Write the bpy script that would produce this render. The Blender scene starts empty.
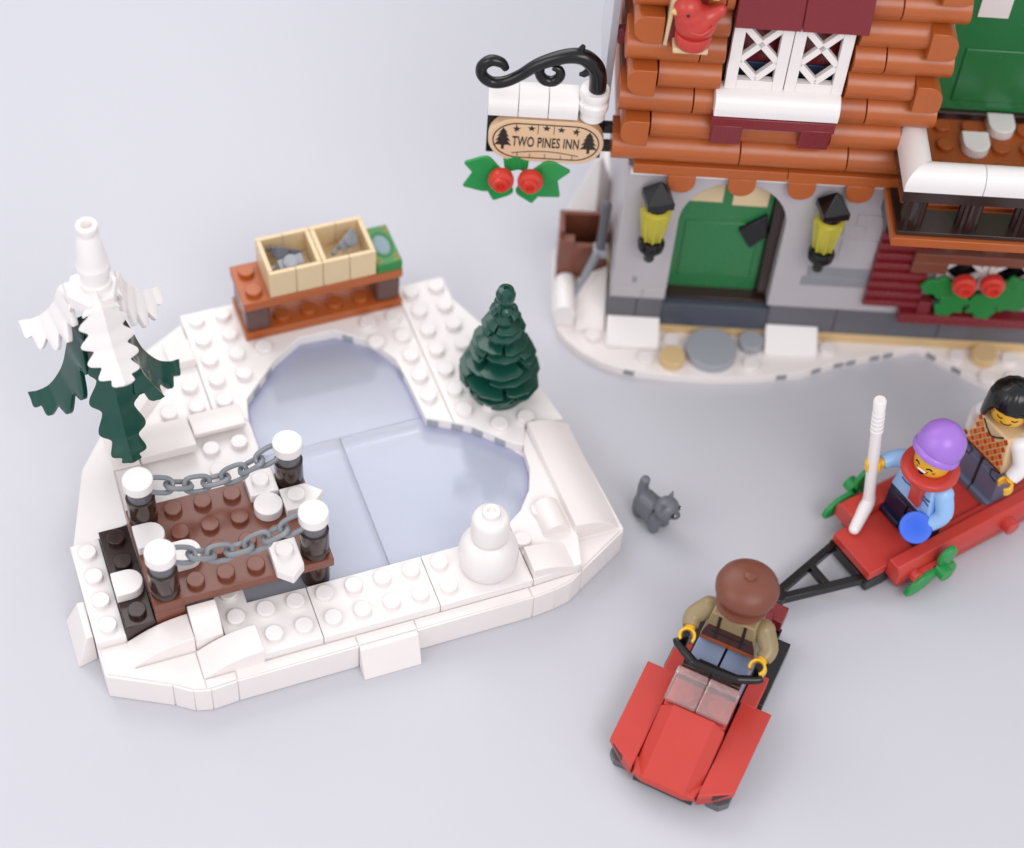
import bpy, math, random
from mathutils import Vector, Matrix
from mathutils.geometry import tessellate_polygon
random.seed(7)
PI = math.pi
sc = bpy.context.scene
col = sc.collection

# ------------------------------------------------------------------ materials
def lin(hexs):
    v = [int(hexs[i:i + 2], 16) / 255 for i in (0, 2, 4)]
    return [c / 12.92 if c <= .04045 else ((c + .055) / 1.055) ** 2.4 for c in v]

def plastic(name, hexs, rough=.24, var=.05, bump=.012, coat=0., sss=0., scale=1.3):
    m = bpy.data.materials.new(name); m.use_nodes = True
    nt = m.node_tree; b = nt.nodes['Principled BSDF']
    c = lin(hexs)
    tc = nt.nodes.new('ShaderNodeTexCoord')
    n = nt.nodes.new('ShaderNodeTexNoise'); n.inputs['Scale'].default_value = scale; n.inputs['Detail'].default_value = 4
    nt.links.new(tc.outputs['Object'], n.inputs['Vector'])
    mix = nt.nodes.new('ShaderNodeMixRGB')
    mix.inputs['Color1'].default_value = [x * (1 - var) for x in c] + [1]
    mix.inputs['Color2'].default_value = [min(1, x * (1 + var)) for x in c] + [1]
    nt.links.new(n.outputs['Fac'], mix.inputs['Fac'])
    nt.links.new(mix.outputs['Color'], b.inputs['Base Color'])
    n2 = nt.nodes.new('ShaderNodeTexNoise'); n2.inputs['Scale'].default_value = 2.2; n2.inputs['Detail'].default_value = 3
    nt.links.new(tc.outputs['Object'], n2.inputs['Vector'])
    mr = nt.nodes.new('ShaderNodeMapRange'); mr.inputs['To Min'].default_value = rough * .8; mr.inputs['To Max'].default_value = rough * 1.25
    nt.links.new(n2.outputs['Fac'], mr.inputs['Value']); nt.links.new(mr.outputs['Result'], b.inputs['Roughness'])
    bp = nt.nodes.new('ShaderNodeBump'); bp.inputs['Strength'].default_value = .35; bp.inputs['Distance'].default_value = bump
    nt.links.new(n2.outputs['Fac'], bp.inputs['Height']); nt.links.new(bp.outputs['Normal'], b.inputs['Normal'])
    b.inputs['IOR'].default_value = 1.5
    if coat: b.inputs['Coat Weight'].default_value = coat
    if sss:
        b.inputs['Subsurface Weight'].default_value = sss; b.inputs['Subsurface Radius'].default_value = (.3, .22, .18); b.inputs['Subsurface Scale'].default_value = .35
    return m

M = dict(
    white=plastic('white_plastic', 'EDE8E6', .3, .015),
    white2=plastic('soft_white_plastic', 'EEE7E4', .34, .02),
    red=plastic('red_plastic', 'C03C33', .3),
    red2=plastic('deep_red_plastic', 'B43227', .3),
    berry=plastic('berry_red', 'CE3A2C', .28),
    bed=plastic('pale_pond_bed', 'E2E6F4', .4),
    apron=plastic('apron_brown', '4A2A22', .3),
    cap=plastic('brown_cap', '74402F', .42),
    dred=plastic('dark_red_plastic', '7A2228', .27),
    brown=plastic('reddish_brown_plastic', '7A4636', .24),
    dbrown=plastic('dark_brown_plastic', '33211E', .2),
    leg=plastic('bench_leg_brown', '5E403B', .25),
    signtan=plastic('sign_tan', 'E0BC98', .34),
    post=plastic('dark_brown_gloss', '35251F', .12),
    orange=plastic('dark_orange_plastic', 'AE5A28', .3, .06),
    orange2=plastic('dark_orange_plastic_older', 'A65425', .3, .06),
    tan=plastic('tan_plastic', 'DCC49C', .32),
    dtan=plastic('dark_tan_plastic', '94825F', .34),
    gold=plastic('warm_tan_plastic', 'D8B988', .3),
    green=plastic('bright_green_plastic', '1E7E36', .3),
    lgreen=plastic('leaf_green_plastic', '1F8F45', .3),
    dgreen=plastic('dark_green_plastic', '14483C', .2),
    doorgreen=plastic('door_green', '2A7844', .25),
    black=plastic('black_plastic', '0C0C0E', .22),
    lav=plastic('lavender_plastic', 'A274D2', .32),
    lblue=plastic('light_blue_plastic', '94BCE8', .32),
    azure=plastic('blue_plastic', '2A62DA', .28),
    navy=plastic('navy_plastic', '141B36', .3),
    sand=plastic('sand_blue_plastic', '687289', .3),
    denim=plastic('pale_denim_plastic', '8D9CB9', .3),
    yellow=plastic('yellow_plastic', 'EDB723', .3),
    head=plastic('yellow_head', 'E6AE2E', .3),
    gray=plastic('light_grey_plastic', 'A2A5AC', .3),
    lgray=plastic('stone_grey_plastic', 'B5B0B4', .34, .04),
    mgray=plastic('mid_grey_plastic', '8A8C92', .32),
    dgray=plastic('dark_grey_plastic', '605F66', .3),
    slate=plastic('slate_grey_plastic', '464C58', .3),
    catgray=plastic('cat_grey_plastic', '6A6D74', .38),
    chain=plastic('chain_grey_plastic', '7E8287', .32),
    ink=plastic('dark_print', '2A1D1A', .4),
    ink2=plastic('black_print', '0E0D10', .4),
    blueprint=plastic('blue_print', '274A8A', .4),
    goldprint=plastic('gold_print', 'B08A36', .35),
    ovalprint=plastic('grey_blue_print', '7C93A0', .35),
    cheek=plastic('red_print', 'C4522F', .4),
    argo=plastic('orange_print', 'DB7C22', .35),
    argr=plastic('rust_print', 'C4451F', .35),
    argt=plastic('cream_print', 'E2C796', .35),
    teeth=plastic('white_print', 'F4F2EE', .35),
    torsotan=plastic('torso_cream', 'DDBE92', .32),
    wblue=plastic('curtain_blue', '34435F', .4),
    brass=plastic('pale_beak', 'E4B878', .35),
    edge_glow=plastic('violet_edge_glow', '8286EE', .25),  # violet colour standing in for the glow at the ice edges
)
def table_mat():
    m = plastic('white_table_sheet', 'C2C2C9', .5, .018, .004, scale=.05)
    return m
def clear(name, tint, gloss=.12, extra=None, ior=1.45, bumpd=.03, nscale=.8):
    """tinted clear plastic: light and shadow rays pass, surface stays glossy"""
    m = bpy.data.materials.new(name); m.use_nodes = True; nt = m.node_tree
    out = nt.nodes['Material Output']; nt.nodes.remove(nt.nodes['Principled BSDF'])
    tr = nt.nodes.new('ShaderNodeBsdfTransparent'); tr.inputs['Color'].default_value = tint + [1]
    gl = nt.nodes.new('ShaderNodeBsdfGlossy'); gl.inputs['Roughness'].default_value = gloss
    fr = nt.nodes.new('ShaderNodeFresnel'); fr.inputs['IOR'].default_value = ior
    mx = nt.nodes.new('ShaderNodeMixShader')
    tc = nt.nodes.new('ShaderNodeTexCoord'); n = nt.nodes.new('ShaderNodeTexNoise'); n.inputs['Scale'].default_value = nscale
    bp = nt.nodes.new('ShaderNodeBump'); bp.inputs['Strength'].default_value = .3; bp.inputs['Distance'].default_value = bumpd
    nt.links.new(tc.outputs['Object'], n.inputs['Vector']); nt.links.new(n.outputs['Fac'], bp.inputs['Height'])
    nt.links.new(bp.outputs['Normal'], gl.inputs['Normal']); nt.links.new(bp.outputs['Normal'], fr.inputs['Normal'])
    nt.links.new(fr.outputs['Fac'], mx.inputs['Fac']); nt.links.new(tr.outputs[0], mx.inputs[1]); nt.links.new(gl.outputs[0], mx.inputs[2])
    last = mx
    if extra:
        df = nt.nodes.new('ShaderNodeBsdfDiffuse'); df.inputs['Color'].default_value = extra[0] + [1]
        m2 = nt.nodes.new('ShaderNodeMixShader'); m2.inputs['Fac'].default_value = extra[1]
        nt.links.new(mx.outputs[0], m2.inputs[1]); nt.links.new(df.outputs[0], m2.inputs[2]); last = m2
    nt.links.new(last.outputs[0], out.inputs['Surface'])
    return m
M['ice'] = clear('pale_blue_ice', [.88, .91, .99], .07, ([.85, .88, .97], .38), 1.6, .010)
M['lampglass'] = clear('yellow_lamp_plastic', [1., .97, .3], .08, ([.98, .90, .12], .4), 1.5)
M['screen'] = clear('clear_windscreen', [.97, .95, .95], .06, ([1., .76, .74], .16), 1.5, .12, 4.)
M['frost'] = clear('frosted_clear_panel', [.9, .9, .95], .2, ([.75, .75, .8], .5))
M['table'] = table_mat()

# ------------------------------------------------------------------ mesh builder
class MB:
    def __init__(s): s.v = []; s.f = []
    def add(s, vs, fs):
        o = len(s.v); s.v += [tuple(v) for v in vs]; s.f += [tuple(i + o for i in f) for f in fs]; return s
    def box(s, x0, x1, y0, y1, z0, z1):
        return s.add([(x0,y0,z0),(x1,y0,z0),(x1,y1,z0),(x0,y1,z0),(x0,y0,z1),(x1,y0,z1),(x1,y1,z1),(x0,y1,z1)],
                     [(3,2,1,0),(4,5,6,7),(0,1,5,4),(1,2,6,5),(2,3,7,6),(3,0,4,7)])
    def hexa(s, b, t):   # 4 bottom, 4 top points, CCW seen from above
        return s.add(list(b) + list(t), [(3,2,1,0),(4,5,6,7),(0,1,5,4),(1,2,6,5),(2,3,7,6),(3,0,4,7)])
    def prism(s, poly, a, b, axis='z', holes=()):
        area = sum(poly[i][0]*poly[(i+1)%len(poly)][1]-poly[(i+1)%len(poly)][0]*poly[i][1] for i in range(len(poly)))
        if area < 0: poly = poly[::-1]
        put = {'z': lambda p, w: (p[0], p[1], w), 'y': lambda p, w: (p[0], w, p[1]), 'x': lambda p, w: (w, p[0], p[1])}[axis]
        flip = axis == 'y'
        loops = [list(poly)]
        for h in holes:
            ar = sum(h[i][0]*h[(i+1)%len(h)][1]-h[(i+1)%len(h)][0]*h[i][1] for i in range(len(h)))
            loops.append(list(h) if ar < 0 else list(h)[::-1])
        flat = [p for l in loops for p in l]; N = len(flat)
        vs = [put(p, a) for p in flat] + [put(p, b) for p in flat]; fs = []
        if holes:
            for t in tessellate_polygon([[Vector((p[0], p[1], 0)) for p in l] for l in loops]):
                A, B, C = [flat[i] for i in t]
                if (B[0]-A[0])*(C[1]-A[1])-(C[0]-A[0])*(B[1]-A[1]) < 0: t = t[::-1]
                fs.append(tuple(i + N for i in t)); fs.append(tuple(t[::-1]))
        else:
            fs += [tuple(range(N - 1, -1, -1)), tuple(range(N, 2 * N))]
        o = 0
        for l in loops:
            n = len(l)
            for i in range(n):
                j = (i + 1) % n; fs.append((o + i, o + j, o + j + N, o + i + N))
            o += n
        if flip: fs = [f[::-1] for f in fs]
        return s.add(vs, fs)
    def cyl(s, c, a, b, r, r2=None, n=24, axis='z'):
        r2 = r if r2 is None else r2
        put = {'z': lambda x, y, w: (c[0]+x, c[1]+y, w), 'y': lambda x, y, w: (c[0]+x, w, c[1]+y), 'x': lambda x, y, w: (w, c[0]+x, c[1]+y)}[axis]
        vs = [put(r*math.cos(2*PI*i/n), r*math.sin(2*PI*i/n), a) for i in range(n)] + [put(r2*math.cos(2*PI*i/n), r2*math.sin(2*PI*i/n), b) for i in range(n)]
        fs = [tuple(range(n-1,-1,-1)), tuple(range(n, 2*n))] + [(i, (i+1)%n, (i+1)%n+n, i+n) for i in range(n)]
        if axis == 'y': fs = [f[::-1] for f in fs]
        return s.add(vs, fs)
    def stud(s, x, y, z): return s.cyl((x, y), z - .02, z + .2, .3, n=20)
    def lathe(s, prof, c=(0,0), n=32, axis='z', base=0.):
        vs = []; fs = []; k = len(prof)
        for r, z in prof:
            for i in range(n):
                a = 2*PI*i/n; x, y = r*math.cos(a), r*math.sin(a)
                vs.append({'z': (c[0]+x, c[1]+y, z+base), 'y': (c[0]+x, z+base, c[1]+y), 'x': (z+base, c[0]+x, c[1]+y)}[axis])
        for j in range(k-1):
            for i in range(n):
                q = (j*n+i, j*n+(i+1)%n, (j+1)*n+(i+1)%n, (j+1)*n+i)
                fs.append(q[::-1] if axis == 'y' else q)
        e = [tuple(range(n-1,-1,-1)), tuple(range((k-1)*n, k*n))]
        fs += [f[::-1] for f in e] if axis == 'y' else e
        return s.add(vs, fs)
    def tube(s, pts, rad, n=10, closed=False):
        P = [Vector(p) for p in pts]; L = len(P)
        R = rad if isinstance(rad, (list, tuple)) else [rad]*L
        T = []
        for i in range(L):
            a = P[(i-1)%L] if closed or i else P[0]; b = P[(i+1)%L] if closed or i < L-1 else P[-1]
            T.append((b-a).normalized())
        up = Vector((0,0,1)) if abs(T[0].z) < .9 else Vector((1,0,0))
        u = T[0].cross(up).normalized(); vs = []; fs = []
        for i in range(L):
            u = (u - T[i]*u.dot(T[i])).normalized(); w = T[i].cross(u)
            vs += [P[i] + (u*math.cos(2*PI*k/n) + w*math.sin(2*PI*k/n))*R[i] for k in range(n)]
        for i in range(L if closed else L-1):
            a, b = i*n, ((i+1)%L)*n
            for k in range(n): fs.append((a+k, a+(k+1)%n, b+(k+1)%n, b+k))
        if not closed: fs += [tuple(range(n-1,-1,-1)), tuple(range((L-1)*n, L*n))]
        return s.add(vs, fs)
    def ball(s, c, r, nu=20, nv=12):
        if not isinstance(r, (list, tuple)): r = (r, r, r)
        vs = [(c[0], c[1], c[2]-r[2])]; fs = []
        for j in range(1, nv):
            t = -PI/2 + PI*j/nv
            for i in range(nu):
                a = 2*PI*i/nu; vs.append((c[0]+r[0]*math.cos(t)*math.cos(a), c[1]+r[1]*math.cos(t)*math.sin(a), c[2]+r[2]*math.sin(t)))
        vs.append((c[0], c[1], c[2]+r[2])); top = len(vs)-1
        for i in range(nu): fs.append((0, 1+(i+1)%nu, 1+i)); fs.append((top, 1+(nv-2)*nu+i, 1+(nv-2)*nu+(i+1)%nu))
        for j in range(nv-2):
            for i in range(nu): a = 1+j*nu; fs.append((a+i, a+(i+1)%nu, a+nu+(i+1)%nu, a+nu+i))
        return s.add(vs, fs)
    def xf(s, m, start=0):
        s.v[start:] = [tuple(m @ Vector(v)) for v in s.v[start:]]; return s
    def build(s, name, mat, parent=None, bevel=.03, ang=38, smooth=True, seg=2):
        me = bpy.data.meshes.new(name)
        off = OFF.get(parent.name, Vector((0,0,0))) if parent else Vector((0,0,0))
        me.from_pydata([tuple(Vector(v) - off) for v in s.v], [], s.f)
        me.validate(); me.update()
        if smooth:
            me.shade_smooth(); me.set_sharp_from_angle(angle=math.radians(ang))
        me.materials.append(M[mat] if isinstance(mat, str) else mat)
        o = bpy.data.objects.new(name, me); col.objects.link(o)
        if parent: o.parent = parent; OFF[o.name] = off
        if bevel:
            b = o.modifiers.new('bevel', 'BEVEL'); b.width = bevel; b.segments = seg; b.limit_method = 'ANGLE'; b.angle_limit = math.radians(40); b.harden_normals = False
        return o
OFF = {}
def thing(name, label, cat, frame=(0,0,0), base=(0,0,0), group=None):
    o = bpy.data.objects.new(name, None); col.objects.link(o); o.empty_display_size = .3
    c, s = math.cos(frame[2]), math.sin(frame[2])
    o.location = (frame[0]+c*base[0]-s*base[1], frame[1]+s*base[0]+c*base[1], base[2]); o.rotation_euler = (0, 0, frame[2])
    OFF[o.name] = Vector(base)
    o['label'] = label; o['category'] = cat
    if group: o['group'] = group
    return o
def single(mb, name, mat, label, cat, frame=(0,0,0), base=(0,0,0), group=None, **kw):
    """a thing that is one mesh"""
    mb.v = [tuple(Vector(v) - Vector(base)) for v in mb.v]
    o = mb.build(name, mat, None, **kw)
    c, s = math.cos(frame[2]), math.sin(frame[2])
    o.location = (frame[0]+c*base[0]-s*base[1], frame[1]+s*base[0]+c*base[1], base[2]); o.rotation_euler = (0, 0, frame[2])
    o['label'] = label; o['category'] = cat
    if group: o['group'] = group
    return o
def smooth_path(pts, k=5):
    P = [Vector(p) for p in pts]; out = []
    for i in range(len(P)-1):
        p0 = P[max(i-1,0)]; p1 = P[i]; p2 = P[i+1]; p3 = P[min(i+2,len(P)-1)]
        for j in range(k):
            t = j/k; out.append(.5*((2*p1)+(p2-p0)*t+(2*p0-5*p1+4*p2-p3)*t*t+(3*p1-p0-3*p2+p3)*t**3))
    out.append(P[-1]); return out
def lerp_list(vals, n):
    out = []
    for i in range(n):
        t = i/(n-1)*(len(vals)-1); a = min(int(t), len(vals)-2); out.append(vals[a]+(vals[a+1]-vals[a])*(t-a))
    return out

W0 = (0., 0., 0.)                     # frame of the pond
HO = (17.672, 7.811, -.382)           # frame of the lodge
SM = (9.95, -8.93, -.806)             # frame of the snowmobile
TR = (19.90, -2.75, -1.368)           # frame of the sled trailer

# ------------------------------------------------------------------ table
tb = MB().add([(-260,-260,0),(260,-260,0),(260,260,0),(-260,260,0)], [(0,1,2,3)]).build('table', 'table', None, bevel=0)
tb['kind'] = 'structure'

# ------------------------------------------------------------------ frozen pond
pond = thing('frozen_pond', 'pale blue frozen pond ringed by white studded snow bank', 'frozen pond', W0, (3.5, 6, 0))
outer = [(-5.5,1.45),(-5.48,.48),(-3.52,-.55),(-2.95,-.95),(-2.4,-1.08),(-1.54,-1.02),(8.7,-1.0),(9.5,-.93),(10.1,-.8),(10.6,-.5),(12.6,.62),(12.52,3),(12.42,5.5),
         (12.0,8.1),(11.25,10.5),(10.48,12.35),(10.45,13.5),(8.55,13.5),(8.5,14.5),(.5,14.5),(.45,14.2),(-.95,13.6),(-4.4,8.85),(-5.45,5.5)]
hole = [(-3.,1.5),(8.3,1.5),(9.4,2.25),(10.0,3.0),(10.35,3.85),(10.45,4.7),(10.2,5.1),(9.05,6.3),(7.6,7.15),(7.55,8.95),(7.45,10.1),(6.9,11.15),(5.75,12.1),
        (4.4,12.15),(3.25,11.4),(1.8,9.9),(1.6,8.8),(1.6,7.7),(1.1,6.6),(.9,5.6),(-3.,5.4)]
MB().prism(outer, 0, 1.2, holes=[hole]).build('snow_bank', 'white2', pond, bevel=.04)
MB().prism([(-3.2,1.2),(9,1.2),(10.8,3),(10.8,5),(8,7.4),(8,10),(6,12.5),(4,12.5),(1.3,10),(-3.2,6)], .02, .8).build('pond_bed', 'bed', pond, bevel=0)
wall = MB()  # sloped violet skirt added under the ice to imitate its glowing fringe
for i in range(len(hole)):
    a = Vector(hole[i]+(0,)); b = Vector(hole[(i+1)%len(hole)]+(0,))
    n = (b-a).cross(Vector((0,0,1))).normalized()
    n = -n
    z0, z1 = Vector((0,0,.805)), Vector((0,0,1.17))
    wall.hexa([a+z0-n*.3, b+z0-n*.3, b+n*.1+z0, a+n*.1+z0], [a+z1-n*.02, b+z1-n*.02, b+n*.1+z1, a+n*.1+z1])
wall.build('edge_glow_wall', 'edge_glow', pond, bevel=0)
def clip(poly, test):  # half-plane clip: axis, value, keep sign
    ax, val, sg = test; out = []
    for i in range(len(poly)):
        a, b = poly[i], poly[(i+1)%len(poly)]; ia = sg*(a[ax]-val) >= 0; ib = sg*(b[ax]-val) >= 0
        if ia: out.append(a)
        if ia != ib:
            t = (val-a[ax])/(b[ax]-a[ax]); out.append((a[0]+t*(b[0]-a[0]), a[1]+t*(b[1]-a[1])))
    return out
h2 = [(x, y) for x, y in hole]
for tests in ([(1, 7.503, 1)], [(1, 7.497, -1), (0, 4.497, -1)], [(1, 7.497, -1), (0, 4.503, 1)]):
    p = h2
    for t in tests: p = clip(p, t)
    MB().prism(p, .85, 1.2).build('ice_sheet', 'ice', pond, bevel=.035, seg=3)
# studded plates
def plate(poly, studs, z=1.6, th=.4, mat='white', name='snow_plate'):
    m = MB().prism(poly, z-th, z)
    for x, y in studs: m.stud(x, y, z)
    return m.build(name, mat, pond, bevel=.028)
plate([(-1.5,-.58),(1.49,-.58),(1.49,1.5),(-.5,1.52),(-.5,2.4),(-1.5,2.4)], [(x,y) for x in (0,1) for y in (0,1)]+[(-1,1),(-1,2)])
plate([(1.51,-.58),(5.5,-.6),(5.5,1.5),(1.51,1.5)], [(x,y) for x in (2,3,4,5) for y in (0,1)])
plate([(5.52,-.6),(8.8,-.6),(8.8,1.85),(8.3,1.5),(5.52,1.5)], [(6,0),(6,1),(8,1)])
plate([(8.82,-.6),(10.6,-.5),(10.9,.6),(10.85,5.6),(10.55,5.0),(10.45,4.7),(10.35,3.85),(10.0,3.0),(9.4,2.25),(8.82,1.86)], [(9,1),(10,2)])
plate([(8.51,6.62),(9.05,6.3),(10.2,5.1),(10.5,4.9),(10.9,5.75),(12.3,5.62),(11.9,8.1),(11.15,10.5),(10.42,12.35),(10.42,13.5),(8.51,13.5)],
      [(9,y) for y in range(7,14)]+[(10,y) for y in range(6,14)]+[(11,6),(11,9)])
plate([(8.49,6.63),(8.49,14.5),(.5,14.5),(.5,9.6),(1.6,8.95),(1.8,9.9),(3.25,11.4),(4.4,12.15),(5.75,12.1),(6.9,11.15),(7.45,10.1),(7.55,8.95),(7.6,7.15)],
      [(8,y) for y in range(8,14)]+[(1,y) for y in range(10,15)]+[(2,y) for y in range(11,15)]+[(3,12),(7,12),(6,12.98),(7,11)])
plate([(-2.5,5.4),(.9,5.5),(1.15,6.6),(1.6,7.65),(1.6,8.93),(.48,9.58),(.48,12.0),(-.5,12.0),(-1.5,10.8),(-2.5,9.5)], [(0,7),(1,8),(0,8),(-1,10),(0,10),(0,11)])
plate([(-5.5,1.5),(-4.52,1.5),(-4.52,5.5),(-5.5,5.5)], [(-5,y) for y in (2,3,4,5)], name='snow_strip')
m = MB().box(-4.5,-3.52,1.5,5.5,1.2,2.0)
for y in (2,4,5): m.stud(-4, y, 2.0)
m.build('step_plate', 'dbrown', pond, bevel=.028)
for poly in ([(-1.5,-1.0),(2.52,-.985),(2.52,-.62),(-1.5,-.62)], [(4.58,-.985),(8.62,-.985),(8.62,-.62),(4.58,-.62)], [(2.56,-.985),(4.54,-.985),(4.54,-.62),(2.56,-.62)],
             [(8.66,-.985),(9.5,-.91),(10.1,-.78),(10.5,-.55),(8.66,-.62)], [(10.66,-.42),(12.5,.62),(10.95,.62),(10.66,.2)],
             [(-5.42,1.44),(-5.42,.52),(-3.5,-.5),(-2.94,-.9),(-2.55,-1.02),(-2.55,.4),(-4.5,.4),(-4.5,1.44)], [(-2.51,-1.03),(-1.54,-.99),(-1.54,-.7),(-2.51,-.7)]):
    MB().prism(poly, 1.205, 1.25).build('rim_tile', 'white2', pond, bevel=.018)
for a, b in (((-1.52,-1.02),(2.53,-1.01)),((4.57,-1.01),(8.66,-1.0)),((8.7,-1.0),(9.5,-.93)),((9.5,-.93),(10.1,-.8)),((10.1,-.8),(10.58,-.52)),((10.62,-.49),(12.58,.61)),((-2.4,-1.08),(-1.55,-1.02)),((-3.5,-.56),(-2.95,-.95)),((-2.95,-.95),(-2.42,-1.08)),((-5.46,.47),(-3.54,-.54)),((12.6,.64),(12.43,5.5))):
    A, B = Vector(a), Vector(b); d = (B-A).normalized(); n = Vector((d.y,-d.x))*.05; k = Vector((-d.y,d.x))*.03
    MB().hexa([(*(A+n),.03),(*(B+n),.03),(*(B+k),.03),(*(A+k),.03)],[(*(A+n),1.22),(*(B+n),1.22),(*(B+k),1.22),(*(A+k),1.22)]).build('rim_panel', 'white2', pond, bevel=.02)
# small grey-and-white notches under the plate edges
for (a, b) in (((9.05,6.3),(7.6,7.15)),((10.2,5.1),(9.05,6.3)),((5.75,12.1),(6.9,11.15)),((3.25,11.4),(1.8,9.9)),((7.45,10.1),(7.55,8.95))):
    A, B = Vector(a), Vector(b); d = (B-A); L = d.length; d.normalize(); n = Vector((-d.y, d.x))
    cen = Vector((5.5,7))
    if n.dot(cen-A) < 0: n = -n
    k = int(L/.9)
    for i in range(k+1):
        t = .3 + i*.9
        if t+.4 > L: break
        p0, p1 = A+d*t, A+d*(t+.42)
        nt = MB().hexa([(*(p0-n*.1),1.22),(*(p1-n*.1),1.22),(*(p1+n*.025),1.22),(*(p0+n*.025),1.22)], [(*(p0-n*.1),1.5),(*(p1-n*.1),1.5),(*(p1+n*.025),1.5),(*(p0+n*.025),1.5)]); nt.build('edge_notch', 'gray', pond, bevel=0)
# slopes and curved pieces on the bank
def slope_x(prof, y0, y1, name='snow_slope', mat='white2'): return MB().prism(prof, y0, y1, 'y').build(name, mat, pond, bevel=.03, ang=30)
def slope_y(prof, x0, x1, name='snow_slope', mat='white2'): return MB().prism(prof, x0, x1, 'x').build(name, mat, pond, bevel=.03, ang=30)
def arc(x0, z0, x1, z1, bulge=.25, n=9):
    out = []
    for i in range(n):
        t = i/(n-1); out.append((x0+(x1-x0)*t, z0+(z1-z0)*t + bulge*math.sin(PI*t)))
    return out
slope_x([(-2.5,1.2)]+arc(-2.5,2.0,-4.55,1.28,.16)+[(-4.55,1.2)], .45, 1.46)
slope_x([(-.5,1.2)]+arc(-.5,1.95,-2.52,1.28,.16)+[(-2.52,1.2)], -.66, .42)
slope_x([(8.82,1.6)]+arc(8.82,2.05,10.5,1.5,.14)+[(10.5,1.2),(8.82,1.2)], -.55, .5)
slope_x([(10.86,1.2)]+arc(10.86,2.0,12.5,1.28,.2)+[(12.5,1.2)], .78, 5.55)
slope_y([(1.46,1.2)]+arc(1.46,2.4,.5,1.75,.22)+[(.48,1.2)], -2.48, -1.55)
slope_x([(9.75,1.6)]+[(10.25-.48*math.cos(PI*i/8), 1.6+.45*math.sin(PI*i/8)) for i in range(9)]+[(10.73,1.6)], .95, 2.2)
slope_y([(9.6,1.6),(9.6,1.8)]+arc(9.6,1.8,7.9,2.3,.1)+[(7.9,1.9),(8.6,1.6)], -2.45, -.5)
slope_y([(9.6,1.6),(9.6,1.85)]+arc(9.6,1.85,8.5,2.05,.08)+[(8.5,1.85),(9.2,1.6)], -.45, 1.4)
slope_y([(13.25,1.6),(13.25,1.7),(11.95,2.0),(11.95,1.6)], -.46, .48)
MB().hexa([(-6.2,1.8,0),(-5.52,1.95,0),(-5.52,3.7,0),(-6.2,3.75,0)], [(-5.75,2.05,1.2),(-5.52,2.05,1.2),(-5.52,3.5,1.2),(-5.75,3.5,1.2)]).build('snow_slope', 'white2', pond)
MB().hexa([(2.55,-1.62,.0),(4.55,-1.62,.0),(4.55,-1.02,.0),(2.55,-1.02,.0)], [(2.55,-1.2,1.22),(4.55,-1.2,1.22),(4.55,-1.02,1.24),(2.55,-1.02,1.24)]).build('snow_panel', 'white2', pond)
MB().add([(-5.45,5.52,1.2),(-4.4,8.85,1.2),(-.95,13.6,1.2),(.45,14.2,1.2),(.45,12.1,1.2),(-2.5,9.5,1.2),(-2.5,6,1.2),(-3.5,5.52,1.2),
          (-5.4,5.52,1.24),(-4.36,8.82,1.24),(-.93,13.55,1.24),(.45,14.15,1.5),(.45,13.2,1.7),(-2.52,9.6,2.0),(-3.45,7.9,2.0),(-3.5,5.55,2.0)],
         [(0,8,9,1),(1,9,10,2),(2,10,11,3),(8,15,14,9),(9,14,13,10),(10,13,12,11),(3,11,12,4),(4,12,13,5),(5,13,14,6),(6,14,15,7),(7,15,8,0)]).build('snow_slope', 'white2', pond, bevel=.025)
MB().box(-3.45,-2.5,7.9,9.58,1.25,2.0).build('snow_block', 'white2', pond)
MB().box(-3.45,-2.5,6.0,7.88,1.25,1.95).build('snow_block', 'white2', pond)

# ------------------------------------------------------------------ jetty
jet = thing('wooden_jetty', 'reddish brown plank jetty with chain rails at the pond edge', 'jetty', W0, (-.5, 3.5, 1.2))
m = MB().box(-3.5,2.5,1.5,5.5,2.4,2.8)
for x in range(-2,2):
    for y in (2,3,4,5): m.stud(x, y, 2.8)
m.build('deck', 'brown', jet, bevel=.028)
MB().box(-3.5,-2.5,1.52,2.5,1.62,2.4).build('deck_support', 'brown', jet)
def stadium(x0, x1, yc, r, z0, z1, left=True, right=True, n=10):
    p = []
    if right: p += [(x1-r+r*math.cos(-PI/2+PI*i/n), yc+r*math.sin(-PI/2+PI*i/n)) for i in range(n+1)]
    else: p += [(x1,yc-r),(x1,yc+r)]
    if left: p += [(x0+r+r*math.cos(PI/2+PI*i/n), yc+r*math.sin(PI/2+PI*i/n)) for i in range(n+1)]
    else: p += [(x0,yc+r),(x0,yc-r)]
    return MB().prism(p, z0, z1)
stadium(-3.48,-2.5,4.05,.48,2.8,3.2,left=False).build('snow_tile','white',jet)
stadium(-2.95,-1.55,3.02,.48,2.8,3.2,left=False).build('snow_tile','white',jet)
stadium(-4.52,-3.55,3.0,.48,2.0,2.4,left=False).build('snow_tile','white',jet)
MB().cyl((1,4.05),2.8,3.2,.48,n=32).build('snow_tile','white',jet)
MB().prism([(.52,4.5),(1.5,4.5),(1.5,5.5),(.52,5.5)],2.8,3.2).stud(1,5,3.2).build('snow_tile','white',jet)
MB().prism([(1.5,3.55),(2.4,3.55),(2.9,4.02),(2.4,4.5),(1.5,4.5)],2.8,3.2).stud(1.97,4.03,3.2).build('snow_tile','white',jet)
MB().prism([(.52,2.48),(1.45,2.48),(1.45,1.35),(.98,.95),(.52,1.35)],2.8,3.2).stud(.98,2,3.2).build('snow_tile','white',jet)
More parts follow.
